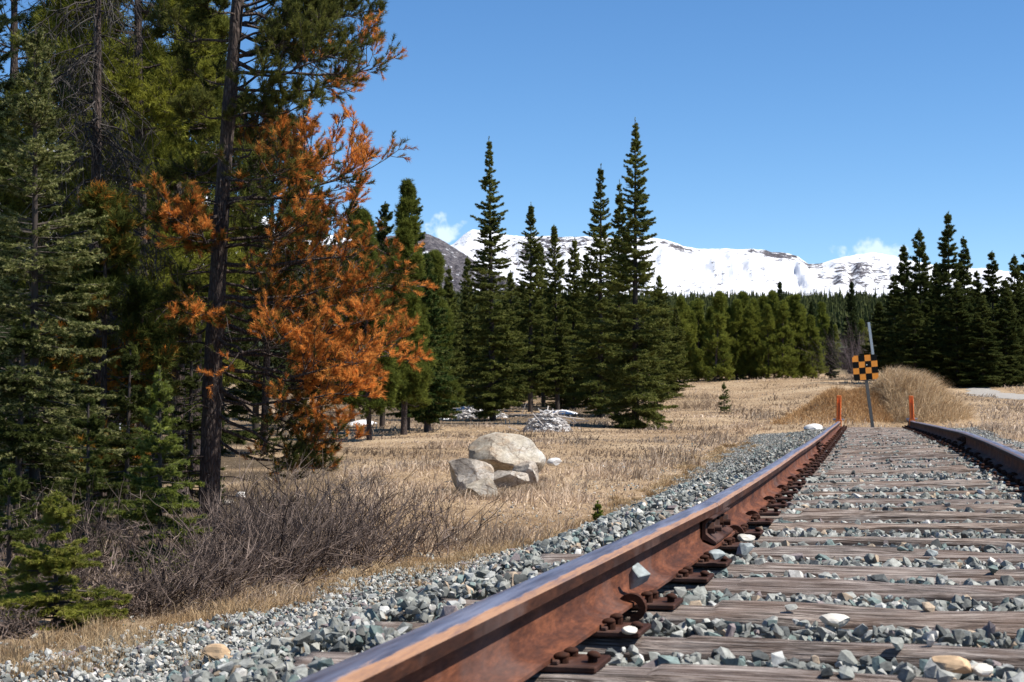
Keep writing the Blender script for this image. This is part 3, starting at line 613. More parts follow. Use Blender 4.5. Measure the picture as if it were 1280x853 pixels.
# ------------------------------------------------------------------ left foreground trees
# the pine with rust-coloured dying needles
YP = 15.0; xb = atX(262, YP); zb0 = h1(xb, YP); HP = 8.6
def trunkP(q):
    q = np.asarray(q, float); return np.stack([np.interp(q, [0, 1.5, 3.2, 5.0, 8.6], [0, .03, .11, .24, .42]), 0 * q, q], -1)
rngp = np.random.default_rng(31); O, E, D = [], [], []
def loc_px(px, py, dY): a = at(px, py, YP + dY); return np.array([a.x - xb, dY, a.z - zb0])
spec = [  # start height px y on trunk, end px, end py, depth, dead
 (40, 470, 55, .3, .15), (75, 486, 70, -.3, .42), (70, 440, 20, .5, .15), (110, 440, 85, .4, .35), (10, 420, -50, -.4, .1), (30, 430, 5, .2, .1), (55, 400, 20, -.2, .05), (85, 350, 60, .2, .05), (20, 455, 0, .1, .15), (120, 330, 105, -.6, .05), (0, 350, -20, .3, .05), (160, 345, 140, .6, .05), (60, 420, 45, .8, .1), (90, 400, 75, -.9, .1), (-30, 400, -110, .5, .1), (20, 380, -60, .6, .1), (150, 385, 110, -.5, .2), (110, 380, 40, .7, .15), (60, 360, 30, -.8, .2),
 (190, 385, 175, .5, .35), (240, 440, 185, .2, .95), (250, 466, 215, -.3, 1.0), (260, 400, 200, -.6, .9), (300, 470, 250, .3, .95), (290, 420, 260, .6, .95), (310, 380, 300, -.7, .5), (330, 480, 300, -.3, .95),
 (340, 440, 310, .5, .6), (370, 506, 330, 0, .8), (380, 460, 350, -.5, 1.0), (400, 500, 380, .4, .95), (390, 420, 380, .8, .5), (420, 470, 410, -.4, 1.05), (430, 506, 455, .1, 1.1), (440, 440, 430, -.8, 1.0), (450, 480, 470, .4, 1.1),
 (455, 420, 470, .6, .95), (480, 440, 500, -.3, 1.0), (490, 400, 520, .5, .6), (510, 430, 540, -.3, .95), (530, 410, 575, .2, .85), (540, 400, 575, -.4, .85), (420, 380, 430, -1.0, .95), (350, 360, 340, 1.0, .85),
 (280, 222, 265, .2, 1.1), (300, 235, 300, -.5, 1.0), (270, 205, 258, -.9, 1.15), (290, 212, 278, -1.2, 1.1), (380, 225, 385, -.9, .9), (350, 220, 370, .5, .4), (100, 225, 90, .3, .1), (150, 235, 140, -.6, .15), (50, 215, 60, .6, .1), (200, 230, 215, .5, .15), (20, 240, 10, -.5, .1), (-20, 230, -40, .4, .1), (-60, 240, -90, -.3, .1), (-80, 360, -170, .3, .1), (-60, 330, -140, -.7, .1),
 (400, 215, 420, .5, .35), (200, 350, 170, 1.0, .4), (220, 370, 215, -.9, .6), (30, 340, -10, 1.2, .1)]
for (sy, ex, ey, dy, dd) in spec:
    zt_ = at(270, sy, YP).z - zb0; o_ = trunkP(np.array([zt_]))[0]; e_ = loc_px(ex, ey, dy); e_ = o_ + (e_ - o_) * .93; O.append(o_); E.append(e_); D.append(dd)
gt, gc = pine_geo(HP, 1.6, 31, limbs=(np.array(O), np.array(E), np.array(D)), trunk=trunkP, sub=12, shoots=7, nn=40, nl=.044, nw=.0056, shl=.075, tr=.0108, asc=.28,
                  cA=(.03, .042, .012), cB=(.15, .15, .035), cD=((.36, .095, .02), (.85, .36, .085)))
# bare dead lower sticks
rn = np.random.default_rng(9); nb = 46; hz = rn.random(nb) * 3.0 + .3; az = rn.random(nb) * 6.28; L = .3 + .9 * rn.random(nb)
s = np.linspace(0, 1, 7)[None]; C = np.stack([np.cos(az)[:, None] * L[:, None] * s, np.sin(az)[:, None] * L[:, None] * s, hz[:, None] + L[:, None] * (.25 * s - .45 * s ** 2)], -1); C[..., :2] += trunkP(hz)[:, None, :2]; C += np.cumsum(rn.normal(size=C.shape), 1) * .012
gt.add(*tubes(C, (.009 * (1 - .85 * s)) * np.ones((nb, 1)), 4), (.1, .085, .078), 1)
tree_obj('pine_tree', gt, gc, (xb, YP, zb0), 'large leaning pine with rust-orange dying needles and a dark trunk', 'pine', tmat=None)
bpy.data.objects['pine_tree'] if False else None
def fix_trunk(root, m):
    for c in root.children:
        if c.name.startswith('trunk'): c.data.materials.clear(); [c.data.materials.append(x) for x in m]
for o in COL.objects:
    if o.parent is None and o.get('label', '').startswith('large leaning pine'): fix_trunk(o, [M_bark, M_twig])
# other pines on the left
def lpine(px, Y, top, rpx, seed, label, **kw):
    x = atX(px, Y); z0 = h1(x, Y); Ht = at(px, top, Y).z - z0; a = dict(cb=.2, nlimb=60, sub=10, shoots=6, nn=24, nl=.055, nw=.0085, shl=.12); a.update(kw)
    gt, gc = pine_geo(Ht, rpx / F * Y, seed, **a); r_ = tree_obj('pine_tree', gt, gc, (x, Y, z0), label, 'pine'); fix_trunk(r_, [M_bark, M_twig]); return r_
lpine(183, 17.5, -260, 115, 41, 'tall yellow-green pine left of the rust-orange pine', cb=.22, nlimb=85, cA=(.055, .07, .012), cB=(.27, .27, .04), tr=.0095)
lpine(130, 14.5, 250, 75, 42, 'young pine with some browning needle tufts beside the blue-green spruce', cb=.1, nlimb=46, dead=.3, cA=(.035, .05, .012), cB=(.13, .14, .03), cD=((.3, .1, .015), (.5, .2, .03)), tr=.01)
lpine(245, 24, 20, 110, 43, 'dark pine in the stand behind the rust-orange pine', cb=.15, nlimb=70, nl=.07, nw=.01, nn=18, shl=.15, cA=(.02, .03, .01), cB=(.07, .08, .02))
lpine(330, 30, 150, 90, 44, 'shaded pine behind the right limbs of the rust-orange pine', cb=.3, nlimb=60, nl=.08, nw=.012, nn=16, shl=.18, cA=(.02, .03, .01), cB=(.07, .075, .02))
lpine(20, 22, -220, 130, 45, 'very tall dark pine behind the blue-green spruce', cb=.15, nlimb=80, nl=.06, nw=.009, nn=18, shl=.14, cA=(.015, .024, .009), cB=(.05, .06, .018))
lpine(95, 20, -160, 110, 46, 'yellow-green pine between the two dead conifers', cb=.15, nlimb=80, nl=.07, nw=.011, nn=18, shl=.15, cA=(.05, .062, .012), cB=(.21, .215, .04))
lpine(225, 19, -120, 95, 47, 'slim pine close behind the rust-orange pine trunk', cb=.2, nlimb=70, nl=.07, nw=.011, nn=18, shl=.15, cA=(.05, .062, .012), cB=(.21, .215, .04))
lpine(158, 26, 60, 120, 48, 'dark pine low in the stand left of the leaning pine', cb=.1, nlimb=80, nl=.08, nw=.013, nn=16, shl=.18, cA=(.02, .03, .01), cB=(.07, .08, .02))
0 and lpine(330, 22, 330, 60, 49, 'low pine with yellowing needles under the rust-orange boughs', cb=.1, nlimb=50, dead=.35, nl=.07, nw=.011, nn=16, shl=.15, cA=(.03, .04, .012), cB=(.1, .11, .03))
lpine(505, 42, 230, 40, 81, 'sunlit green pine with upright tufts just right of the rust-orange pine', cb=.12, nlimb=90, prof=(.06, .28, .6, .9, 1), elp=(75, 42, 10), nl=.085, nw=.015, nn=20, shl=.17, dead=.2, cA=(.05, .065, .012), cB=(.19, .21, .04), cD=((.4, .2, .03), (.6, .3, .05)))
lpine(536, 46, 318, 38, 82, 'sunlit green pine between the rust-orange pine and the lone tall spruce', cb=.1, nlimb=90, prof=(.06, .28, .6, .9, 1), elp=(75, 42, 10), nl=.085, nw=.015, nn=20, shl=.17, cA=(.05, .065, .012), cB=(.18, .2, .04))
lpine(462, 38, 268, 46, 83, 'green pine behind the right edge of the rust-orange needles', cb=.12, nlimb=90, prof=(.06, .28, .6, .9, 1), elp=(75, 42, 10), nl=.085, nw=.015, nn=20, shl=.17, dead=.2, cA=(.045, .06, .012), cB=(.17, .19, .035), cD=((.4, .2, .03), (.6, .3, .05)))
# blue-green spruce in front left
def lspruce(px, Y, top, rpx, seed, label, name='spruce_tree', cat='spruce', **kw):
    x = atX(px, Y); z0 = h1(x, Y) ; Ht = at(px, top, Y).z - z0; gt, gc = spruce_geo(Ht, rpx / F * Y, seed, **kw); return tree_obj(name, gt, gc, (x, Y, z0), label, cat)
lspruce(45, 12.5, 35, 120, 61, 'blue-green spruce with pale branch tips at the left edge of the photo', cb=.08, brm=26, twm=52, nn=26, nl=.022, nw=.0055, cA=(.035, .048, .015), cB=(.15, .165, .05), tipc=(.52, .5, .22), tipf=.33, shape=.55, droop=.12, tr=.01)
lspruce(-30, 14, -80, 130, 66, 'tall dark spruce cut off by the left edge of the photo', cb=.05, brm=14, twm=36, nn=22, nl=.035, nw=.008, cA=(.02, .03, .013), cB=(.06, .08, .035), shape=.5)
lspruce(203, 9.4, 462, 66, 62, 'small bright green spruce sapling in front of the pine trunk', 'spruce_sapling', 'sapling', cb=.04, brm=46, twm=85, nn=30, nl=.022, nw=.0046, tipf=.4, cA=(.07, .095, .015), cB=(.27, .3, .055), tipc=(.22, .24, .09), shape=.75, droop=.1, tr=.009)
lspruce(72, 7.3, 618, 96, 63, 'yellow-green spruce sapling at the gravel edge in the lower left', 'spruce_sapling', 'sapling', cb=.01, brm=80, twm=85, nn=34, nl=.019, nw=.0038, tipf=.35, cA=(.07, .09, .015), cB=(.28, .29, .05), tipc=(.3, .27, .08), shape=.8, droop=.02, tr=.01)
lspruce(14, 8.6, 585, 70, 64, 'dark spruce sapling at the far left edge below the blue-green spruce', 'spruce_sapling', 'sapling', cb=.01, brm=50, twm=60, nn=26, nl=.02, nw=.004, cA=(.035, .05, .014), cB=(.13, .15, .035), shape=.7)
lspruce(905, 62, 479, 11, 65, 'tiny lone spruce seedling in the far meadow', 'spruce_sapling', 'sapling', cb=.05, brm=34, twm=22, nn=8, nl=.05, nw=.012, cA=(.05, .07, .02), cB=(.12, .15, .04), shape=.7)
lspruce(112, 11.0, 500, 60, 67, 'small dark spruce in the shade between the two saplings', 'spruce_sapling', 'sapling', cb=.03, brm=40, twm=60, nn=26, nl=.022, nw=.005, cA=(.03, .042, .012), cB=(.11, .13, .03), shape=.7)
lspruce(158, 13.5, 430, 60, 68, 'dark spruce sapling in the shade left of the bright green sapling', 'spruce_sapling', 'sapling', cb=.03, brm=30, twm=46, nn=24, nl=.028, nw=.006, cA=(.03, .04, .012), cB=(.1, .115, .03), shape=.7)
for i_, (px_i, Y_i, sc_i, lab_i) in enumerate([(22, 12.2, 1.1, 'low dark spruce at the left edge behind the lower left shrub'), (238, 17.5, 1.2, 'shaded spruce sapling just left of the leaning pine trunk'), (196, 21, 1.7, 'dark young spruce deep in the stand on the left'), (95, 16, 1.5, 'dark young spruce behind the blue-green spruce trunk'), (60, 24, 2.2, 'dark half-grown spruce deep in the shade at the far left'), (275, 30, 2.4, 'dark half-grown spruce seen just right of the leaning pine trunk')]):
    src_ = [o for o in COL.objects if o.get('label', '').startswith('dark spruce sapling in the shade')][0]; o = copy_tree(src_); xx_ = atX(px_i, Y_i); o.location = (xx_, Y_i, h1(xx_, Y_i) - .02); o.scale = (sc_i * 1.25, sc_i * 1.25, sc_i); o.rotation_euler = (0, 0, i_ * 1.1); o['label'] = lab_i
# dead lichen-hung tree
def dead_tree(px, Y, top, rpx, seed, label):
    x = atX(px, Y); z0 = h1(x, Y); Ht = at(px, top, Y).z - z0; rn = np.random.default_rng(seed); gt = G(); gb = G()
    z = np.linspace(-.1, Ht, 16); gt.add(*tubes(np.stack([0 * z, 0 * z, z], -1)[None], (.012 * Ht * (1 - z / Ht) ** .8 + .01)[None], 8), (.07, .06, .055), 0, True)
    nb = 120; hz = Ht * (.18 + .8 * rn.random(nb)); az = rn.random(nb) * 6.28; L = rpx / F * Y * (.5 + .6 * rn.random(nb)); s = np.linspace(0, 1, 9)[None]
    C = np.stack([np.cos(az)[:, None] * L[:, None] * s, np.sin(az)[:, None] * L[:, None] * s, hz[:, None] - L[:, None] * (.1 * s + .55 * s ** 2)], -1) + np.cumsum(rn.normal(size=(nb, 9, 3)), 1) * .02
    gb.add(*tubes(C, .011 * (1 - .8 * s) * np.ones((nb, 1)), 4), (.045, .037, .033))
    m = 2600; bi = rn.integers(nb, size=m); si = rn.integers(2, 9, size=m); P = C[bi, si]; d = unit(rn.normal(size=(m, 3)) * [1, 1, .6] + [0, 0, -.75]); ln = (.1 + .28 * rn.random(m))[:, None, None]
    s5 = np.linspace(0, 1, 5)[None, :, None]; CC = P[:, None] + d[:, None] * s5 * ln; CC[..., 2] -= (s5[..., 0] ** 2 * ln[..., 0] * .4); CC += np.cumsum(rn.normal(size=CC.shape), 1) * .008
    gb.add(*tubes(CC, np.tile([.0045, .0035, .003, .0025, .001], (m, 1)), 3), np.repeat(lerpc((.025, .02, .018), (.1, .09, .08), rn.random(m) ** 3), 15, 0))
    r_ = empty('dead_tree', (x, Y, z0)); tag(r_, label, 'dead tree'); gt.build('trunk', M_bark, r_); gb.build('branches', M_twig, r_)
dead_tree(118, 16, -150, 95, 71, 'dead conifer hung with bare tangled dark branches behind the blue-green spruce')
dead_tree(75, 21, -60, 80, 72, 'second dead bare-branched conifer, nearer the left edge and farther back')

# ------------------------------------------------------------------ bare shrubs
def shrub(px, Y, hpx, wpx, seed, label, n=130, c0=(.03, .02, .016), c1=(.21, .155, .125), name='bare_shrub', grp='leafless shrubs between the gravel and the trees', dens=3):
    x = atX(px, Y); z0 = h1(x, Y) - .03; rn = np.random.default_rng(seed); Hh = hpx / F * Y; W = wpx / F * Y / 2; g = G()
    b = np.stack([rn.normal(size=n) * W * .45, rn.normal(size=n) * W * .4, 0 * np.arange(n)], -1); d = np.stack([b[:, 0] / W * .55 + rn.normal(size=n) * .5, rn.normal(size=n) * .45, np.ones(n)], -1); d = unit(d)
    for i in range(n): b[i, 2] = h1(x + b[i, 0], Y + b[i, 1]) - z0 - .03
    s = np.linspace(0, 1, 8)[None, :, None]; L = (Hh * (.5 + .65 * rn.random(n)))[:, None, None]
    C = b[:, None] + d[:, None] * s * L + np.cumsum(rn.normal(size=(n, 8, 3)), 1) * .022 * np.array([1, 1, .5]); C[..., 2] -= (s[..., 0] ** 2 * L[..., 0] * .12)
    cc = lerpc(c0, c1, rn.random(n) ** 1.8)
    g.add(*tubes(C, .0042 * (1.1 - .85 * s[..., 0]) * (.6 + .8 * rn.random((n, 1))), 3), np.repeat(cc, 24, 0))
    m = n * dens; bi = rn.integers(n, size=m); si = rn.integers(2, 7, size=m); P = C[bi, si]; ax = unit(C[bi, si + 1] - P); dd = unit(ax + rn.normal(size=(m, 3)) * .5); ln = (Hh * (.12 + .3 * rn.random(m)))[:, None, None]
    s4 = np.linspace(0, 1, 5)[None, :, None]; CC = P[:, None] + dd[:, None] * s4 * ln + np.cumsum(rn.normal(size=(m, 5, 3)), 1) * .006
    g.add(*tubes(CC, .0022 * (1.1 - .8 * s4[..., 0]) * np.ones((m, 1)), 3), np.repeat(cc[bi] * 1.15, 15, 0))
    o = g.build(name, M_twig); o.location = (x, Y, z0); return tag(o, label, 'shrub', grp)
SH = [(560, 13.0, 100, 90, 'sparse leafless shrub whose tips overlap the boulders'), (505, 11.7, 115, 120, 'wispy leafless shrub left of the boulders'), (440, 10.9, 125, 120, 'dense dark leafless shrub in the middle of the thicket'), (380, 10.1, 140, 120, 'dense leafless shrub right of the pine trunk'),
      (320, 9.3, 150, 120, 'tangled leafless shrub in front of the pine trunk'), (262, 8.6, 130, 110, 'tangled leafless shrub at the foot of the pine'), (205, 8.0, 105, 110, 'low tangled shrub below the bright green sapling'), (158, 7.8, 60, 90, 'low brown shrub right of the yellow-green sapling'),
      (105, 8.4, 80, 100, 'low brown shrub behind the yellow-green sapling'), (10, 6.9, 50, 80, 'low brown shrub at the lower left corner'), (410, 12.6, 120, 130, 'leafless shrub farther back under the orange branches'), (340, 12.8, 120, 130, 'leafless shrub in the shade behind the pine trunk'),
      (150, 10.5, 110, 150, 'leafless brush between the saplings in deep shade'), (50, 10.0, 110, 150, 'leafless brush under the blue-green spruce'), (270, 11.4, 110, 130, 'leafless brush just left of the pine trunk'), (470, 13.4, 95, 110, 'thin leafless shrub farther back between the orange branches and the boulders')]
for i, (px, Y, hh, ww, lab) in enumerate(SH):
    shrub(px, Y, hh, ww, 200 + i, lab, n=26 if i in (0, 15) else (45 if i == 1 else 100), dens=4 if i else 3)
shrub(470, 21, 26, 34, 230, 'small grey leafless shrub in the meadow left of the boulders', n=60, c0=(.09, .07, .06), c1=(.2, .17, .15))
shrub(430, 20, 32, 40, 231, 'small grey leafless shrub under the lowest orange branch', n=60, c0=(.09, .07, .06), c1=(.2, .17, .15))
shrub(880, 70, 26, 110, 232, 'low brown brush at the far edge of the meadow', n=260, c0=(.16, .11, .07), c1=(.3, .22, .15))
shrub(1076, 100, 75, 46, 233, 'tall grey leafless shrub in the gap behind the checkered sign', n=240, c0=(.12, .09, .09), c1=(.26, .2, .2), dens=5)

# ------------------------------------------------------------------ boulders
def rock_mesh(name, sx, sy, sz, seed, M, cuts=12, sub=4, rough=.05, parent=None, mini=.5):
    rn = random.Random(seed); bm = bmesh.new()
    if sub == 3 and cuts >= 12:
        for _ in range(16):
            v = Vector((rn.gauss(0, 1), rn.gauss(0, 1), rn.gauss(0, 1))).normalized() * rn.uniform(.8, 1.1); bm.verts.new(v)
        bmesh.ops.convex_hull(bm, input=bm.verts[:]); bmesh.ops.delete(bm, geom=[v for v in bm.verts if not v.link_faces], context='VERTS')
        bmesh.ops.bevel(bm, geom=bm.edges[:], offset=.05, segments=1, affect='EDGES'); bmesh.ops.triangulate(bm, faces=bm.faces[:])
        bmesh.ops.subdivide_edges(bm, edges=bm.edges[:], cuts=1, use_grid_fill=True); bmesh.ops.triangulate(bm, faces=bm.faces[:]); cuts = 0
    else: bmesh.ops.create_icosphere(bm, subdivisions=sub, radius=1)
    pl = []
    for _ in range(cuts):
        d = Vector((rn.gauss(0, 1), rn.gauss(0, 1), rn.gauss(0, .8))).normalized(); pl.append((d, mini + (1 - mini) * rn.random() * (.8 if sub > 3 else .55)))
    for v in bm.verts:
        p = v.co.copy()
        for d, o in pl:
            k = p.dot(d)
            if k > o: p -= d * (k - o)
        q = p * 1.7 + Vector((seed, 0, 0)); p += p.normalized() * ((mn.fractal(q, 1, 2, 4) * rough * 1.5) + mn.fractal(q * 5, 1, 2, 3) * rough * .35)
        v.co = Vector((p.x * sx, p.y * sy, p.z * sz))
    g = G(); bm.verts.index_update(); g.add([tuple(v.co) for v in bm.verts], [[v.index for v in f.verts] for f in bm.faces], (.4, .4, .4), 0, True); bm.free()
    o = g.build(name, M, parent)
    if name == 'stone': o.data.shade_flat()
    else: o.data.set_sharp_from_angle(angle=R(24))
    return o
def boulder(px, py, wpx, hpx, Y, seed, M, label, cat='boulder', name='boulder', rot=0, tilt=0, **kw):
    c = at(px, py, Y); sx = wpx / 2 / F * Y; sz = hpx / 2 / F * Y; o = rock_mesh(name, sx * 1.08, sx * .9, sz * 1.12, seed, M, **kw)
    o.location = (c.x, c.y, c.z); o.rotation_euler = (0, tilt, rot); return tag(o, label, cat)
BY = 21.5
boulder(630, 573, 98, 56, BY, 12, M_boulder_w, 'largest boulder, a wide rounded grey and tan rock in the meadow', cuts=10, mini=.74)
boulder(586, 596, 60, 50, BY - 2.2, 18, M_boulder, 'blocky pale grey boulder left of the largest boulder, leaning on a smaller one', cuts=13, mini=.5)
boulder(602, 612, 44, 36, BY - 2.7, 25, M_boulder_w, 'tilted boulder with an orange-brown face in front of the blocky grey one', cuts=13, tilt=.3, mini=.5)
boulder(637, 599, 46, 29, BY - 1.7, 31, M_boulder, 'small pale boulder at the foot of the largest boulder', cuts=12)
boulder(659, 592, 38, 28, BY - 1.2, 37, M_boulder, 'small grey boulder tucked against the right end of the largest boulder', cuts=12)
boulder(694, 578, 20, 10, BY - .2, 43, M_white, 'small flat white rock lying alone right of the boulders', 'rock', 'rock', cuts=5, sub=3)
c_ = boulder(1018, 536, 25, 11, 33.5, 47, M_white, 'flat white rock beside the tie ends near the orange rail stop', 'rock', 'rock', cuts=5, sub=3)
for i, (px, Y, wd, lab) in enumerate([(303, 20, 16, 'small pale rock on the shaded ground right of the pine trunk'), (286, 18.5, 16, 'grey rock beside the pine trunk base'), (566, 13.5, 26, 'flat pale stone at the meadow edge of the gravel below the boulders')]):
    x = atX(px, Y); zz = h1(x, Y); o = rock_mesh('rock', wd / 2 / F * Y, wd / 2.4 / F * Y, wd / 3.4 / F * Y, 60 + i, M_white if i != 1 else M_boulder, cuts=6, sub=3); o.location = (x, Y, zz + .02); tag(o, lab, 'rock')

# ------------------------------------------------------------------ rails
PROF = [(-.07, 0), (.07, 0), (.07, .010), (.045, .016), (.018, .028), (.009, .045), (.0085, .105), (.014, .118), (.034, .124), (.0355, .152), (.031, .1605), (.022, .1655), (0, .1675), (-.022, .1655), (-.031, .1605), (-.0355, .152), (-.034, .124), (-.014, .118), (-.0085, .105), (-.009, .045), (-.018, .028), (-.045, .016), (-.07, .010)]
PROF = [(x * (.94 if abs(x) > .04 else (1.1 if abs(x) > .02 else 1)), z * .907) for x, z in PROF]
PLATE = .016
def rail(side, y0, y1, label, bend=0.0):
    n = max(12, int((y1 - y0) / .2)); ys = np.linspace(y0, y1, n); s = slope(ys); q = np.sqrt(1 + s * s)
    off = (.039 * -1 if side < 0 else 2 * GA + .039)
    X = xl(ys) + off / q; Y = ys - off * s / q; Z = PLATE + (0 if side < 0 else 1) * raise_r(Y) + (fbm(ys * .3 + 9 * side, ys * 0 + 3, 2) - .5) * .012
    np_ = len(PROF); P = np.array(PROF); rx = 1 / q; ry = -s / q
    V = np.stack([X[:, None] + P[None, :, 0] * rx[:, None], Y[:, None] + P[None, :, 0] * ry[:, None], Z[:, None] + P[None, :, 1]], -1)
    I = np.arange(n * np_).reshape(n, np_); Qs = []; 
    g = G(); inner = 1 if side < 0 else -1
    col = np.zeros((n, np_, 3)); e = np.interp(P[:, 0] * inner, [-.034, -.024, 0, .024, .034], [.6, .05, -.3, .02, .72]); col[:, :, 0] = e[None] * .9
    V = V.reshape(-1, 3); C = col.reshape(-1, 3); ms = []
    a, b, c_s = [], [], []
    for j in range(np_):
        j2 = (j + 1) % np_; qd = np.stack([I[:-1, j], I[:-1, j2], I[1:, j2], I[1:, j]], -1); (b if 9 <= j <= 14 else (c_s if j in (8, 15, 7, 16) else a)).append(qd)
    g.add(V, np.concatenate(a), C, 0, True); g.F.append((np.concatenate(b), 1, True)); g.F.append((np.concatenate(c_s), 2, True))
    caps = [list(I[0, ::-1]), list(I[-1])]; g.F.append((np.array(caps), 0, False))
    o = g.build('steel_rail', [M_rust, M_head, M_side], None, origin=(X[0], Y[0], Z[0]))
    me = o.data; me.set_sharp_from_angle(angle=R(33)) if hasattr(me, 'set_sharp_from_angle') else None
    return tag(o, label, 'rail', 'rails of the railway track')
rail(-1, -1.0, 6.155, 'nearest length of rusty rail with a worn shiny head, running out of the bottom edge')
rail(-1, 6.163, 18.0, 'rail length beyond the bolted joint in the middle of the left rail')
rail(-1, 18.006, 34.6, 'far length of the left rail ending at an orange stop')
rail(1, -1.0, 17.5, 'right-hand rail length that leaves the photo at its right edge')
rail(1, 17.506, 38.3, 'far length of the right rail bending to its end past an orange stop')
def track_frame(Y, side=0):
    """matrix of the track frame: side -1/1 at the centre of that rail, 0 at the centre line"""
    s = float(slope(Y)); q = math.sqrt(1 + s * s); off = {-1: -.039, 1: 2 * GA + .039, 0: GA}[side]
    x = float(xl(Y)) + off / q; y = Y - off * s / q; rz_ = float(raise_r(y)); z = {0: rz_ / 2, -1: 0, 1: rz_}[side]
    return Vector((x, y, z)), (0, -math.atan(rz_ / 1.5), -math.atan(s))
# ------------------------------------------------------------------ ties
def tie_mesh(seed, top_rough=.026):
    rn = random.Random(seed); L, W, T = 2.6 + rn.uniform(-.06, .06), .185 + rn.uniform(-.02, .018), .17
    prof = [(-.5, -1), (-.5, -.6), (-.5, -.3), (-.49, -.1), (-.44, -.015), (-.36, 0), (-.27, 0), (-.18, 0), (-.09, 0), (0, 0), (.09, 0), (.18, 0), (.27, 0), (.36, 0), (.44, -.015), (.49, -.1), (.5, -.3), (.5, -.6), (.5, -1)]
    n = 110; V = []
    bowl = rn.uniform(-.008, .008)
    for i in range(n):
        x = (i / (n - 1) - .5) * L
        endw = min(1, (min(i, n - 1 - i) + .5) / 4)
        for (a, b) in prof:
            y = a * W; z = b * T
            q = Vector((x * 1.3 + seed * 7, y * 9, z * 9)); big = mn.noise(q); q2 = Vector((x * 3 + seed, y * 45, z * 45)); fine = mn.noise(q2)
            crack = max(0, mn.noise(Vector((x * .8 + seed * 3, y * 30, z * 30))) - .25)
            edge = abs(a) > .4
            z2 = z + (big * top_rough + fine * .005 - crack * .03) * (1 if b > -.5 else 0) - (.02 * max(0, big) if edge else 0) + bowl * math.cos(x)
            y2 = y + (big * .024 + fine * .006) * (1 if abs(a) > .3 else .3)
            if edge and b > -.2: z2 -= .03 * max(0, mn.noise(Vector((x * 2.1, seed, a)))) * 1.4
            xx = x + (mn.noise(Vector((y * 30, z * 30, seed))) * .03 if endw < .3 else 0)
            if rn.random() < 0: pass
            V.append((xx, y2, min(z2, -.002 if abs(abs(x) - .75) < .22 else .02) ))
    k = len(prof); I = np.arange(n * k).reshape(n, k)
    g = G(); g.add(V, np.stack([I[:-1, :-1], I[1:, :-1], I[1:, 1:], I[:-1, 1:]], -1).reshape(-1, 4), (.3, .3, .3), 0, True)
    g.F.append((np.array([list(I[0]), list(I[-1, ::-1])]), 0, False))
    return g
tie_Y = [2.28, 2.82, 3.36, 3.85, 4.36, 5.0, 5.47, 6.1, 6.72, 7.34]
rt = random.Random(3)
while tie_Y[-1] < 37.2: tie_Y.append(tie_Y[-1] + .6 + rt.uniform(-.06, .07))
ties = []; meshes = []
first_vis = 0
for i, Y in enumerate(tie_Y):
    c, rot = track_frame(Y, 0)
    yl = Y
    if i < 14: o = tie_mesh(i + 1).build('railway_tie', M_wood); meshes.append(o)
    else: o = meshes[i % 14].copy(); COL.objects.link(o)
    sk = rt.uniform(-.025, .025); o.location = c + Vector((0, 0, rt.uniform(-.01, .004) if i > 8 else rt.uniform(-.006, 0))); fl = 0 if i % 2 else PI
    o.rotation_euler = (rt.uniform(-.06, .06) if i > 8 else rt.uniform(-.03, .03), rot[1] if not fl else -rot[1], rot[2] + sk + fl)
    ties.append((o, Y, rot[2] + sk)); 
n_vis = len(tie_Y)
for i, (o, Y, a) in enumerate(ties):
    k = i - 1   # the very first tie lies below the frame
    tag(o, 'weathered tie lying just outside the bottom edge of the photo' if i < 1 else f'weathered grey-brown wooden tie, {ordinal(k)} up from the bottom edge of the photo', 'railway tie', 'wooden ties under the rails')
    if i == 1: o['label'] = 'weathered wooden tie lowest on the bottom edge, only its top showing'
# tie plates with spikes
def spike_geo(kind=0):
    g = G(); bm = bmesh.new(); bmesh.ops.create_cone(bm, cap_ends=True, segments=8, radius1=.0105, radius2=.0105, depth=.04); addbm(g, bm, Matrix.Translation((0, 0, .004)))
    bm = bmesh.new(); bmesh.ops.create_uvsphere(bm, u_segments=12, v_segments=8, radius=1)
    for v in bm.verts: v.co = Vector((v.co.x * .0165 - .006, v.co.y * .015, max(v.co.z, -.35) * .009))
    addbm(g, bm, Matrix.Translation((0, 0, .026)) @ Matrix.Rotation(-.12, 4, 'Y'), smooth=True); return g
plate0 = None
def make_plate():
    r_ = G(); bm = bmesh.new(); bmesh.ops.create_cube(bm, size=1)
    for v in bm.verts: v.co = Vector((v.co.x * .33, v.co.y * .165, v.co.z * .014 + .008))
    bmesh.ops.bevel(bm, geom=bm.edges[:], offset=.003, segments=1, affect='EDGES'); addbm(r_, bm)
    for sx in (-1, 1): box(r_, (sx * .0795, 0, .0195), (.014, .16, .009), bev=.002)
    o = r_.build('tie_plate', M_rust_dark)
    for k, (sx, sy) in enumerate([(1, -.05), (1, .045), (-1, .05), (1, .0)]):
        if k == 3: continue
        s_ = spike_geo().build('spike', M_rust_dark, o); s_.location = (sx * (.092), sy, .008); s_.rotation_euler = (0, 0, 0 if sx > 0 else PI)
    hs_ = spike_geo().build('spike', M_rust_dark, o); hs_.location = (.145, -.02, -.014); hs_.rotation_euler = (.1, .08, 2)
    return o
plate0 = make_plate(); usedp = False
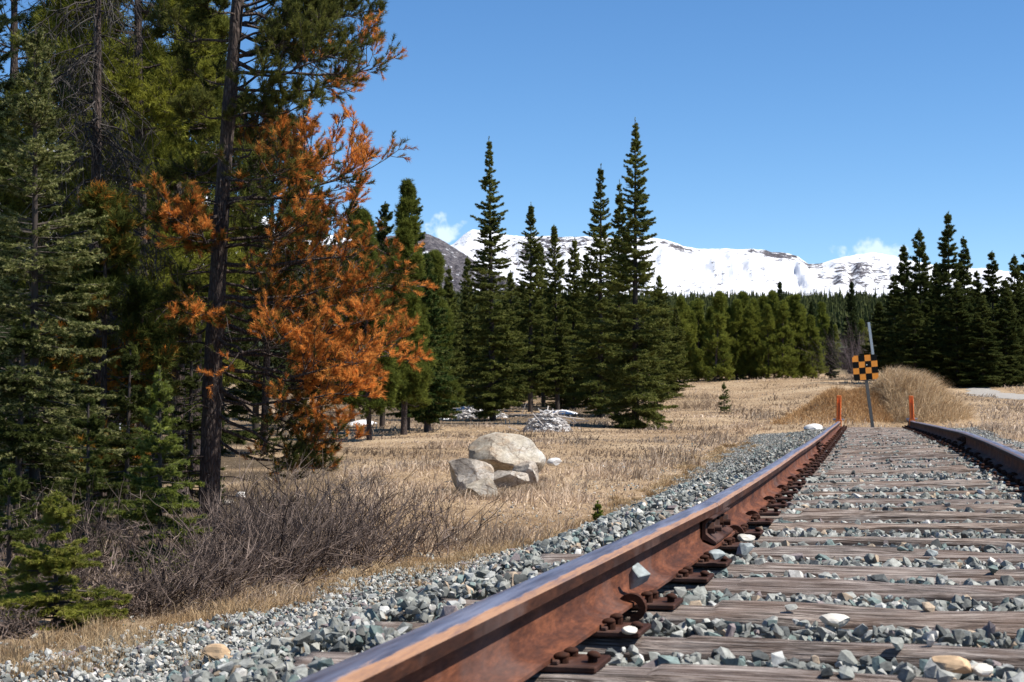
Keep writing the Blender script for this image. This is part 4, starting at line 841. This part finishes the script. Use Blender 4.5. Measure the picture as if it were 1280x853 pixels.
def ball_geo():
    """rail anchor: a curved spring clip gripping the rail foot"""
    g = G(); n = 16; th = np.linspace(R(-95), R(150), n); rad = .029
    C = np.stack([.062 + rad * np.cos(th) , 0 * th, -.004 + rad * np.sin(th) * .95], -1)
    w_ = .014; h_ = .0095; V = []
    for i in range(n):
        rdir = np.array([math.cos(th[i]), 0, math.sin(th[i])])
        for (a, b) in ((-1, -1), (1, -1), (1, 1), (-1, 1)): V.append(C[i] + rdir * b * h_ + np.array([0, a * w_, 0]))
    I = np.arange(n * 4).reshape(n, 4); Qn = [];
    for j in range(4): Qn.append(np.stack([I[:-1, j], I[:-1, (j + 1) % 4], I[1:, (j + 1) % 4], I[1:, j]], -1))
    g.add(V, np.concatenate(Qn)); g.F.append((np.array([list(I[0, ::-1]), list(I[-1])]), 0, False))
    box(g, (-.0, 0, -.022), (.15, .018, .012)); box(g, (-.078, 0, -.006), (.012, .02, .036)); return g
anc0 = None
for i, (o, Y, a) in enumerate(ties):
    for side in (-1, 1):
        Yp = Y; c, rot = track_frame(Yp, side); nm = 'left' if side < 0 else 'right'
        if not usedp: p_ = plate0; usedp = True
        else: p_ = copy_tree(plate0)
        p_.location = c + Vector((0, 0, -.0005)); p_.rotation_euler = (0, rot[1] if side < 0 else -rot[1], rot[2] + (PI if side > 0 else 0))
        for ch in p_.children: ch.location.z += rt.choice((-.004, 0, .003, .009)) * (1 if ch.data.name.startswith('spike') else 0)
        wh = f'the {ordinal(i - 1)} tie from the bottom' if i > 1 else ('the tie on the bottom edge' if i == 1 else 'a tie below the photo')
        tag(p_, f'rusty spiked plate under the {nm} rail on {wh}', 'tie plate', 'tie plates under the rails')
        if (i in (4, 8, 9) or (i > 9 and i % 2)) and Y < 34:
            ya = Y + (.135 if i % 2 else -.135); c, rot = track_frame(ya, side)
            if anc0 is None: anc0 = ball_geo().build('rail_anchor', M_rust_dark); q_ = anc0
            else: q_ = anc0.copy(); COL.objects.link(q_)
            q_.location = c + Vector((0, 0, PLATE)); q_.rotation_euler = (0, 0, rot[2] + (PI if side > 0 else 0))
            tag(q_, f'curved anchor on the {nm} rail beside {wh}', 'rail anchor', 'rail anchors on the rail feet')
# joint bars
def joint(side, Y, label, L=.62):
    c, rot = track_frame(Y, side); r_ = empty('joint_bar', c + Vector((0, 0, PLATE)), (0, 0, rot[2] + (PI if side > 0 else 0))); tag(r_, label, 'rail joint')
    for sx, nm in ((1, 'inner'), (-1, 'outer')):
        g = G(); n = 2; pr = [(.0095, .034), (.02, .036), (.05, .02), (.062, .02), (.062, .028), (.036, .048), (.024, .06), (.024, .098), (.034, .112), (.05, .118), (.05, .124), (.0365, .1235), (.012, .1165)]
        V = []; 
        for yy in (-L / 2, L / 2):
            for (x, z) in pr: V.append((x * sx, yy, z * .907))
        k = len(pr); I = np.arange(2 * k).reshape(2, k)
        g.add(V, np.stack([I[0], np.roll(I[0], -1), np.roll(I[1], -1), I[1]], -1), (.3, .3, .3)); g.F.append((np.array([list(I[0, ::-1]), list(I[1])]), 0, False))
        b = g.build('bar', M_rust_dark, r_)
        for j, yy in enumerate((-.23, -.08, .08, .23)):
            g = G(); cyl(g, (sx * .02, yy, .07), (sx * (.075 if (j + (sx > 0)) % 2 else .045), yy, .07), .012, k=10)
            bm = bmesh.new(); bmesh.ops.create_cone(bm, cap_ends=True, segments=6, radius1=.024, radius2=.023, depth=.024); addbm(g, bm, Matrix.Translation((sx * .037, yy, .07)) @ Matrix.Rotation(PI / 2, 4, 'Y'))
            g.build('bolt', M_rust_dark, r_)
joint(-1, 6.16, 'bolted joint bar clamping two lengths of the left rail in the middle distance')
joint(-1, 18.0, 'small dark joint bar far along the left rail')
joint(1, 17.5, 'small dark joint bar on the inside of the right rail')
# orange rail stops
def stop(side, Y, py_top, label, lean):
    c, rot = track_frame(Y, side); Ht = .54; r_ = empty('rail_stop', c + Vector((0, 0, PLATE + .152)), (0, lean, rot[2])); tag(r_, label, 'rail stop')
    g = G(); box(g, (0, 0, Ht * .55), (.10, .03, Ht * .95), bev=.006); box(g, (.035, -.03, Ht * .5), (.012, .05, Ht * .8), bev=.003); box(g, (-.035, -.03, Ht * .5), (.012, .05, Ht * .8), bev=.003); g.build('plate', M_orange, r_)
    g = G(); box(g, (.052, 0, -.03), (.02, .1, .16), bev=.004); box(g, (-.052, 0, -.03), (.02, .1, .16), bev=.004); box(g, (0, 0, .02), (.12, .1, .03), bev=.004); g.build('clamp', M_orange, r_)
    for sx in (-1, 1):
        g = G(); cyl(g, (sx * .06, 0, .04), (sx * .12, 0, .04), .018, k=8); g.build('bolt', M_bolt, r_)
stop(-1, 34.2, 500, 'orange steel rail stop clamped on the end of the left rail', .02)
stop(1, 36.0, 497, 'orange steel rail stop clamped near the end of the right rail', -.03)
# checkered sign
YS = 38.6; bs = at(1091, 534, YS); tp = at(1082, 468, YS)
r_ = empty('checkered_sign', (bs.x, YS, h1(bs.x, YS) - .05)); tag(r_, 'square black and orange checkered sign on a leaning dark post before the mound', 'sign')
o3 = Vector(r_.location); g = G(); dv = (tp - bs); bt = bs - dv * .2
M_ = None
def chan(g, p0, p1, wdt, dp):
    p0 = Vector(p0); p1 = Vector(p1); ax = (p1 - p0); L_ = ax.length; M = Matrix.Translation(p0) @ ax.to_track_quat('Z', 'Y').to_matrix().to_4x4()
    for cx, cy, sx, sy in ((0, 0, wdt, .006), (-wdt / 2, -dp / 2, .006, dp), (wdt / 2, -dp / 2, .006, dp)): box(g, (cx, cy, L_ / 2), (sx, sy, L_), M=M)
def vpost(g, p0, p1, w_, d_):
    p0 = Vector(p0); p1 = Vector(p1); V = []
    for p in (p0, p1):
        for (a, b) in ((-w_ / 2, 0), (w_ / 2, 0), (w_ / 2, d_), (w_ / 2 - .006, d_), (w_ / 2 - .006, .006), (-w_ / 2 + .006, .006), (-w_ / 2 + .006, d_), (-w_ / 2, d_)): V.append((p.x + a, p.y + b, p.z))
    I = np.arange(16).reshape(2, 8); g.add(V, np.stack([I[0], np.roll(I[0], -1), np.roll(I[1], -1), I[1]], -1)); g.F.append((np.array([[0, 1, 4, 5], [8, 9, 12, 13]]), 0, False))
vpost(g, bt - o3, tp + (tp - bs) * .1 - o3, .075, .04); g.build('post', M_post, r_)
cS = at(1081.5, 459.5, YS); hs_ = 31 / F * YS / 2; ang = math.atan2(tp.x - bs.x, tp.z - bs.z)
g = G(); bm = bmesh.new(); bmesh.ops.create_cube(bm, size=1)
for v in bm.verts: v.co = Vector((v.co.x * hs_ * 2, v.co.y * .004, v.co.z * hs_ * 2))
ed = [e for e in bm.edges if abs(e.verts[0].co.y - e.verts[1].co.y) > .003]; bmesh.ops.bevel(bm, geom=ed, offset=.035, segments=3, affect='EDGES'); addbm(g, bm)
pn = g.build('sign_panel', M_sign_orange, r_); pn.location = Vector((cS.x, YS - .012, cS.z)) - o3; pn.rotation_euler = (0, ang * .6, 0)
g = G(); q = hs_ * 2 / 4
for i in range(4):
    for j in range(4):
        if (i + j) % 2 == 1:      # top-left square is orange
            x0, z0_ = -hs_ + i * q, hs_ - (j + 1) * q; x1, z1 = x0 + q, z0_ + q; r0 = .03; P = []
            for (cx, cz, ox, oz) in ((x0, z0_, 1, 1), (x1, z0_, -1, 1), (x1, z1, -1, -1), (x0, z1, 1, -1)):
                corner = abs(abs(cx) - hs_) < 1e-4 and abs(abs(cz) - hs_) < 1e-4
                if corner:
                    a = (cx + ox * r0, cz); b = (cx, cz + oz * r0); m_ = (cx + ox * r0 * .3, cz + oz * r0 * .3)
                    P += [b, m_, a] if (ox * oz > 0) else [a, m_, b]
                else: P.append((cx, cz))
            g.add([(p[0], -.0042, p[1]) for p in P], [list(range(len(P)))])
ck = g.build('checks', M_black, pn)
g = G(); cyl(g, (.035, -.002, .06), (.035, -.016, .06), .016, k=12); g.build('bolt', M_bolt, pn)
# second post behind the mound top
r2 = G(); a0 = at(1098, 484, 44.5); a1 = at(1086, 403, 44.5); oo = Vector((a0.x, 44.5, a0.z)); vpost(r2, Vector((.03, 0, -.5)), a1 - oo, .07, .04); ob = r2.build('steel_post', M_galv); ob.location = oo
tag(ob, 'bare leaning grey steel post rising from the mound behind the checkered sign', 'post')

# ------------------------------------------------------------------ ballast
def hull_templates(n, k, seed, flat=.75):
    rn = random.Random(seed); res = []
    for i in range(n):
        bm = bmesh.new()
        for _ in range(k):
            v = Vector((rn.gauss(0, 1), rn.gauss(0, 1), rn.gauss(0, 1))).normalized() * rn.uniform(.8, 1.1); bm.verts.new((v.x, v.y * rn.uniform(.7, 1), v.z * flat))
        bmesh.ops.convex_hull(bm, input=bm.verts[:]); bmesh.ops.delete(bm, geom=[v for v in bm.verts if not v.link_faces], context='VERTS')
        bmesh.ops.triangulate(bm, faces=bm.faces[:]); bm.verts.index_update(); bm.verts.ensure_lookup_table()
        res.append((np.array([tuple(v.co) for v in bm.verts]), np.array([[v.index for v in f.verts] for f in bm.faces]))); bm.free()
    return res
T_hi = hull_templates(18, 15, 1, .72); T_lo = hull_templates(10, 8, 2, .7)
PAL = np.array([(.235, .24, .215), (.17, .175, .16), (.31, .31, .28), (.08, .085, .082), (.37, .37, .345), (.46, .44, .4), (.36, .28, .2), (.16, .205, .19), (.2, .165, .16)])
def scatter(g, X, Y, Z, S, tmpl, rng, pw, flat=1.0):
    n = len(X); ti = rng.integers(len(tmpl), size=n)
    for k, (V, T) in enumerate(tmpl):
        m = np.where(ti == k)[0]
        if not len(m): continue
        q = unit(rng.normal(size=(len(m), 4))); q[:, 1:3] *= .55; q = unit(q); w_, x, y, z = q.T
        Rm = np.stack([1 - 2 * (y * y + z * z), 2 * (x * y - z * w_), 2 * (x * z + y * w_), 2 * (x * y + z * w_), 1 - 2 * (x * x + z * z), 2 * (y * z - x * w_), 2 * (x * z - y * w_), 2 * (y * z + x * w_), 1 - 2 * (x * x + y * y)], -1).reshape(-1, 3, 3)
        sc = S[m][:, None] * (1 + .25 * rng.normal(size=(len(m), 3))).clip(.55, 1.6); VV = np.einsum('nij,nvj->nvi', Rm, V[None] * sc[:, None]) ; VV += np.stack([X[m], Y[m], Z[m]], -1)[:, None]
        ci = rng.choice(len(PAL), len(m), p=pw); c = PAL[ci] * (.75 + .5 * rng.random((len(m), 1)))
        nv = len(V); g.add(VV.reshape(-1, 3), (T[None] + (np.arange(len(m)) * nv)[:, None, None]).reshape(-1, 3), np.repeat(c, nv, 0))
rng = np.random.default_rng(77)
crib_lev = np.random.default_rng(4).uniform(-.008, .016, 200); crib_lev[:11] = [.006, .006, .004, .002, .006, .0, .004, .002, -.004, .002, -.006]
pw_in = np.array([.22, .2, .17, .12, .09, .035, .04, .085, .04]); pw_out = np.array([.14, .1, .17, .05, .16, .16, .12, .05, .05]); pw_in /= pw_in.sum(); pw_out /= pw_out.sum()
tY = np.array([t[1] for t in ties])
def in_tie(X, Y):
    s = xslope(Y); d = dlat(X, Y); q = np.sqrt(1 + s * s); yl_ = Y + d * s / q + GA * s / q     # Y of the left-rail abreast point
    global crib; crib = np.searchsorted(tY, yl_); k = np.abs(yl_[:, None] - tY[None]).min(1) * np.sqrt(1 + s * s); return (k < .094) & (np.abs(d) < 1.3), k
g = G()
def cand(n, y0, y1, d0, d1, power=0):
    if power: Yv = np.exp(np.log(y0) + (np.log(y1) - np.log(y0)) * rng.random(n))
    else: Yv = y0 + (y1 - y0) * rng.random(n)
    d = d0 + (d1 - d0) * rng.random(n); s = xslope(Yv); q = np.sqrt(1 + s * s); return xc(Yv) + d / q, Yv - d * s / q
for (y0, y1, den, T, sz) in ((1.2, 5.5, 1850, T_hi, .0168), (5.5, 12, 1500, T_hi, .017), (12, 40, 800, T_lo, .0185)):
    for (d0, d1) in ((-3.3, -1.25), (-1.3, 1.3), (1.25, 3.2)):
        if d0 > 0 and y1 < 7: continue
        n = int(den * (y1 - y0) * (d1 - d0)); X, Y = cand(n, y0, y1, d0, d1); d = dlat(X, Y); mt, k = in_tie(X, Y)
        mt = mt & ~((d < -1.0) & (Y > 2.6) & (vn(X * 9, Y * 9) > .3) & (rng.random(n) < .75))
        gmk = gravel_mask(X, Y); keep = (~mt) & (rng.random(n) < np.clip(gmk * 1.2, 0, 1)); 
        foot = (np.abs(np.abs(d) - .79) < .085); keep &= ~(foot & (rng.random(n) < .8))
        keep &= ~((Y > TRACK_END + 1))
        X, Y, d = X[keep], Y[keep], d[keep]; n = len(X); mt2, k2 = in_tie(X, Y); Zv = H(X, Y) + rng.random(n) * (.04 if y0 < 12 else .04) + .002 - (.045 if y0 > 5 else .075) * np.clip((.165 - k2) / .05, 0, 1) * (np.abs(d) < 1.3) + crib_lev[crib] * (np.abs(d) < 1.1) + .034 * np.clip((-d - .98) / .1, 0, 1) * (d > -1.4)
        S = sz * np.where(d < -.95, .8, .95) * np.exp(rng.normal(size=n) * .38).clip(.45, 2.0); Zv = np.where(np.abs(np.abs(d) - .79) < .1, np.minimum(Zv, -.03 + raise_r(Y) * (d > 0)), Zv)
        out = (np.abs(d) > 2.0) & (rng.random(n) < .75)
        scatter(g, X[~out], Y[~out], Zv[~out], S[~out], T, rng, pw_in); scatter(g, X[out], Y[out], Zv[out], S[out] * .82, T, rng, pw_out); jj = np.where(out)[0]; scatter(g, X[jj] + .03 * rng.normal(size=len(jj)), Y[jj] + .04 * rng.normal(size=len(jj)), Zv[jj] - .004, S[jj] * .7, T, rng, pw_out)
# a few stones lying on the ties
X, Y = cand(420, 2.5, 36, -1.2, 1.2, 1); mt, k = in_tie(X, Y); d = dlat(X, Y); kp = mt & (np.abs(np.abs(d) - .79) > .12); X, Y, d = X[kp], Y[kp], d[kp]; scatter(g, X, Y, raise_r(Y) * (.5 + d / 1.5) + .012, .014 + .012 * rng.random(len(X)), T_hi, rng, pw_in)
# scattered outliers in the grass
X, Y = cand(1500, 3, 34, -4.2, -2.6); scatter(g, X, Y, H(X, Y) + .005, .012 + .02 * rng.random(1500) ** 2, T_lo, rng, pw_out)
tag(g.build('ballast_gravel', M_stone), 'crushed blue-grey stone ballast between the ties and down the shoulder', 'gravel', kind='stuff')
# stones that stand out
def stone(px, py, wpx, hpx, Y, seed, M, label, lift=0, **kw):
    o = boulder(px, py, wpx, hpx, Y, seed, M, label, 'stone', 'stone', sub=3, **kw); return o
M_pale = simple('pale_cobble', (.62, .58, .5), .7, 0, (30, .75, 1.08))
stone(800, 724, 30, 38, 4.3, 81, M_grey, 'upright grey-green stone wedged against the foot of the near rail', cuts=16, mini=.42)
stone(1043, 777, 42, 17, 4.03, 82, M_pale, 'smooth cream-white stone lying between two near ties', cuts=8)
stone(1188, 831, 54, 26, 3.22, 83, M_tan, 'large tan stone between the lowest two ties', cuts=13)
stone(1228, 837, 28, 16, 3.2, 84, M_pale, 'rounded pale stone right of the large tan stone', cuts=8)
stone(274, 817, 42, 24, 5.6, 85, M_tan, 'flat yellowish-tan stone on the gravel in the lower left', cuts=8)
stone(787, 788, 19, 10, 3.75, 86, M_pale, 'small white pebble touching the tie plate near the rail', cuts=3)
stone(895, 693, 22, 16, 5.35, 87, M_grey, 'bluish stone beside the rail foot below the joint', cuts=13)
stone(930, 687, 28, 17, 5.5, 88, M_grey, 'dark bluish stone right of the joint bar', cuts=13)
stone(933, 672, 22, 11, 6.4, 89, M_pale, 'cream stone beside the joint bar', cuts=7)
stone(1164, 694, 17, 18, 5.9, 90, M_grey, 'dark stone standing upright against a tie on the right', cuts=13)

# ------------------------------------------------------------------ grass
def blades(g, X, Y, Z, h, wdt, rng, cols, lean=.5, bias=(0.3, 0)):
    n = len(X); az = rng.random(n) * 2 * PI; a = np.abs(rng.normal(size=n)) * lean
    dx = np.cos(az) * np.sin(a) + bias[0] * .5; dy = np.sin(az) * np.sin(a) + bias[1]; dz = np.cos(a); D = unit(np.stack([dx, dy, dz], -1)); P = np.stack([X, Y, Z], -1)
    sa = rng.random(n) * PI; S = np.stack([np.cos(sa), np.sin(sa) * .5, 0 * sa], -1) * wdt[:, None] * .5
    M1 = P + D * h[:, None] * .55; E = P + (D * 1.0 + np.stack([dx * .5, dy * .5, -.22 - 0 * dz], -1)) * h[:, None]
    V = np.stack([P - S, P + S, M1 + S * .7, M1 - S * .7, E], 1).reshape(-1, 3); b = np.arange(n)[:, None] * 5
    g.add(V, b + np.array([[0, 1, 2, 3]]), np.repeat(cols, 5, 0)); g.F.append((b + np.array([[3, 2, 4]]) + (g.n - len(V)), 0, False))
g = G(); rng = np.random.default_rng(123)
def gcol(n, dark=0): return lerpc((.20, .14, .09), (.56, .45, .33), np.clip(rng.random(n) * .9 + .1 - dark, 0, 1))
n = 620000; Yv = 4.5 * (100 / 4.5) ** rng.random(n); X = ((rng.random(n) * 1400 - 60) - 640) / F * Yv
d = dlat(X, Yv); gk = gravel_mask(X, Yv); pxv = 640 + F * X / Yv
tall = np.clip((fbm(X * .7, Yv * .7, 4) - .52) * 6, 0, 1); cl = fbm(X * 3, Yv * 3, 3)
onpath = (np.abs(pxv - (1300 - 75 * ((Yv - 66) / 22) - 30 * np.sin((Yv - 66) / 22 * 3))) < 30) & (Yv > 64) & (Yv < 90); keep = (gk < .5) & ~onpath & (rng.random(n) < .45 + .55 * (cl > .48)) & ~((Yv > 34) & (np.abs(d) < 1.0) & (Yv < 38.5)) & (rng.random(n) < np.where((pxv < 430) & (d < -3.7) & (Yv < 50), .15, 1))
X, Yv, d, tall = X[keep], Yv[keep], d[keep], tall[keep]; n = len(X)
hg = (.018 + .035 * rng.random(n) ** 1.5 + .22 * tall * rng.random(n) ** 1.5) * np.interp(Yv, [5, 20, 80], [.75, 1, 1.5]); strip = np.clip(1 - np.abs(-d - 3.2 - .3) / .9, 0, 1) * (Yv > 12); hg *= 1 + 1.4 * strip * rng.random(n)
blades(g, X, Yv, H(X, Yv) - .01, hg, (.0008 * Yv).clip(.003, .05) * (.6 + .6 * rng.random(n)), rng, gcol(n) * np.clip(((.15 + 1.3 * fbm(X * .4 + 9, Yv * .22, 5)) * (.4 + 1.15 * fbm(X * 2.2, Yv * 1.1 + 5, 3)) * 1.25), .35, 1.45)[:, None] * np.stack([np.ones(n), .9 + .16 * fbm(X * .3, Yv * .3 + 60, 3), .78 + .4 * fbm(X * .3, Yv * .3 + 60, 3)], -1), 1.15)
# tufts along the gravel edge
nt_ = 420; tYv = 4.6 * (34 / 4.6) ** rng.random(nt_); td = -(np.interp(tYv, [6, 14], [3.2, 2.8]) + rng.normal(size=nt_) * .16 - (rng.random(nt_) < .12) * rng.random(nt_) * .8); s_ = xslope(tYv); q_ = np.sqrt(1 + s_ * s_); tX = xc(tYv) + td / q_; tY2 = tYv - td * s_ / q_
per = 150; bi = np.repeat(np.arange(nt_), per); rr_ = np.abs(rng.normal(size=len(bi))) * .055 * np.repeat(.5 + rng.random(nt_), per); aa = rng.random(len(bi)) * 6.28
X = tX[bi] + rr_ * np.cos(aa); Yv = tY2[bi] + rr_ * np.sin(aa); hh_ = (.05 + .07 * rng.random(len(bi))) * np.repeat(.6 + .7 * rng.random(nt_), per)
blades(g, X, Yv, H(X, Yv) - .01, hh_, (.0006 * Yv).clip(.0025, .02), rng, np.repeat(lerpc((.34, .22, .11), (.56, .42, .25), rng.random(nt_)), per, 0) * (.7 + .5 * rng.random((len(bi), 1))), .95, (0, 0))
# tufts hugging the boulders, and matted clumps over the near meadow
for (bx, by_, br_) in [(630, 21.5, .5), (586, 19.3, .33), (602, 18.8, .25), (637, 19.8, .25), (659, 20.3, .2)]:
    m = 700; cx_ = atX(bx, by_); aa = rng.random(m) * 6.28; r0 = br_ * (.9 + .35 * rng.random(m)); X = cx_ + r0 * np.cos(aa); Yv = by_ + r0 * .8 * np.sin(aa)
    blades(g, X, Yv, H(X, Yv) - .01, .05 + .12 * rng.random(m), np.full(m, .01), rng, gcol(m), .7)
tag(g.build('dry_grass', M_grass), 'dry straw-coloured meadow grass with paler taller clumps', 'grass', kind='stuff')
# long grass on the mound
g = G(); n = 60000; u = rng.normal(size=n) * 1.35 + .05; v = rng.normal(size=n) * 1.15 - .3; X = MOUND[0] + u; Yv = MOUND[1] + v; Z = H(X, Yv); hb = H(X, Yv, False); k = (Z - hb) > .12; X, Yv, Z, u, v = X[k], Yv[k], Z[k], u[k], v[k]; n = len(X)
blades(g, X, Yv, Z - .02, (.2 + .5 * rng.random(n) ** 1.4) * np.where(u > -.3, 1, .5), np.full(n, .016) * (.6 + .7 * rng.random(n)), rng, lerpc((.3, .2, .11), (.74, .6, .4), rng.random(n) ** 1.4) * np.where((u > -.4)[:, None], np.array([1.08, 1.04, 1.0]), np.array([.95, .76, .56])), 1.15, (.35, 0))
a = u < 9
tag(g.build('mound_grass', M_grass), 'long drooping dead grass covering the mound at the end of the track', 'grass', kind='stuff')
# ------------------------------------------------------------------ rubble pile, snow and litter near the spruces
def pile(px, Y, wpx, hpx, seed, label, n=1400):
    x = atX(px, Y); z0 = h1(x, Y); W = wpx / 2 / F * Y; Hh = hpx / F * Y; rn = np.random.default_rng(seed); g = G()
    r0 = np.sqrt(rn.random(n)); a = rn.random(n) * 6.28; X = x + r0 * np.cos(a) * W; Yp = Y + r0 * np.sin(a) * W * .8; Z = H(X, Yp) + Hh * (1 - r0 ** 2) * rn.random(n) ** .4
    col = lerpc((.16, .14, .13), (.68, .66, .64), rn.random(n)); ti = rn.integers(len(T_lo), size=n)
    for k, (V, T) in enumerate(T_lo):
        m = np.where(ti == k)[0]; sc = (.035 + .08 * rn.random((len(m), 1, 1)) ** 2) * np.array([1.3, 1, .9])[None, None] * (.6 + .8 * rn.random((len(m), 1, 3))); VV = V[None] * sc + np.stack([X[m], Yp[m], Z[m]], -1)[:, None]
        g.add(VV.reshape(-1, 3), (T[None] + (np.arange(len(m)) * len(V))[:, None, None]).reshape(-1, 3), np.repeat(col[m], len(V), 0))
    m = 50; P = np.stack([x + rn.normal(size=m) * W * .6, Y + rn.normal(size=m) * W * .4, z0 + Hh * rn.random(m)], -1); dd = unit(rn.normal(size=(m, 3)) * [1, 1, .4]); s3 = np.linspace(-.5, .5, 3)[None, :, None]
    g.add(*tubes(P[:, None] + dd[:, None] * s3 * (.3 + .5 * rn.random((m, 1, 1))), np.full((m, 3), .014), 3), (.4, .36, .33))
    return tag(g.build('rubble', M_twig), label, 'rubble', kind='stuff')
pile(684, 45.5, 56, 26, 5, 'pale heap of broken wood and stones between the two largest spruces', 2600)
pile(600, 58, 70, 14, 6, 'low pale litter of broken sticks behind the lone tall spruce', 700)
for i, (px, Y, wpx, hz, lab) in enumerate([(590, 66, 60, .2, 'patch of old snow under the trees left of the lone tall spruce'), (548, 56, 34, .12, 'small snow patch at the foot of the bright green spruce'), (452, 52, 40, .15, 'snow patch in the shade behind the orange needles'), (700, 62, 50, .14, 'snow patch behind the pale rubble heap'), (153, 38, 24, .35, 'bright snow patch glimpsed between the trees on the left')]):
    x = atX(px, Y); g = G(); nr, na = 8, 28; V = [(0, 0, hz)]; rn = random.Random(i)
    for r0 in range(1, nr + 1):
        for a in range(na):
            th = a / na * 6.28; q = r0 / nr * (1 + .3 * mn.noise(Vector((math.cos(th) * 1.5, math.sin(th) * 1.5, i)))); w2 = wpx / 2 / F * Y
            xx = q * w2 * math.cos(th); yy = q * w2 * 1.3 * math.sin(th); V.append((xx, yy, h1(x + xx, Y + yy) - h1(x, Y) + hz * (1 - (r0 / nr) ** 2) + .02 * mn.noise(Vector((xx * 3, yy * 3, 0))) - (.05 if r0 == nr else 0)))
    T = [[0, 1 + a, 1 + (a + 1) % na] for a in range(na)]; g.add(V, T, (.8, .8, .8), 0, True)
    Qd = [[1 + (r0 - 1) * na + a, 1 + r0 * na + a, 1 + r0 * na + (a + 1) % na, 1 + (r0 - 1) * na + (a + 1) % na] for r0 in range(1, nr) for a in range(na)]; g.F.append((np.array(Qd), 0, True))
    o = g.build('snow_patch', M_snow); o.location = (x, Y, h1(x, Y)); tag(o, lab, 'snow', kind='stuff')
# little green sprout by the gravel
x = atX(747, 15.2); gt, gc = spruce_geo(.26, .09, 9, brm=120, twm=60, nn=16, nl=.02, nw=.005, cA=(.1, .13, .02), cB=(.25, .3, .05)); tree_obj('green_sprout', gt, gc, (x, 15.2, h1(x, 15.2)), 'tiny bright green sprout at the gravel edge right of the boulders', 'seedling')
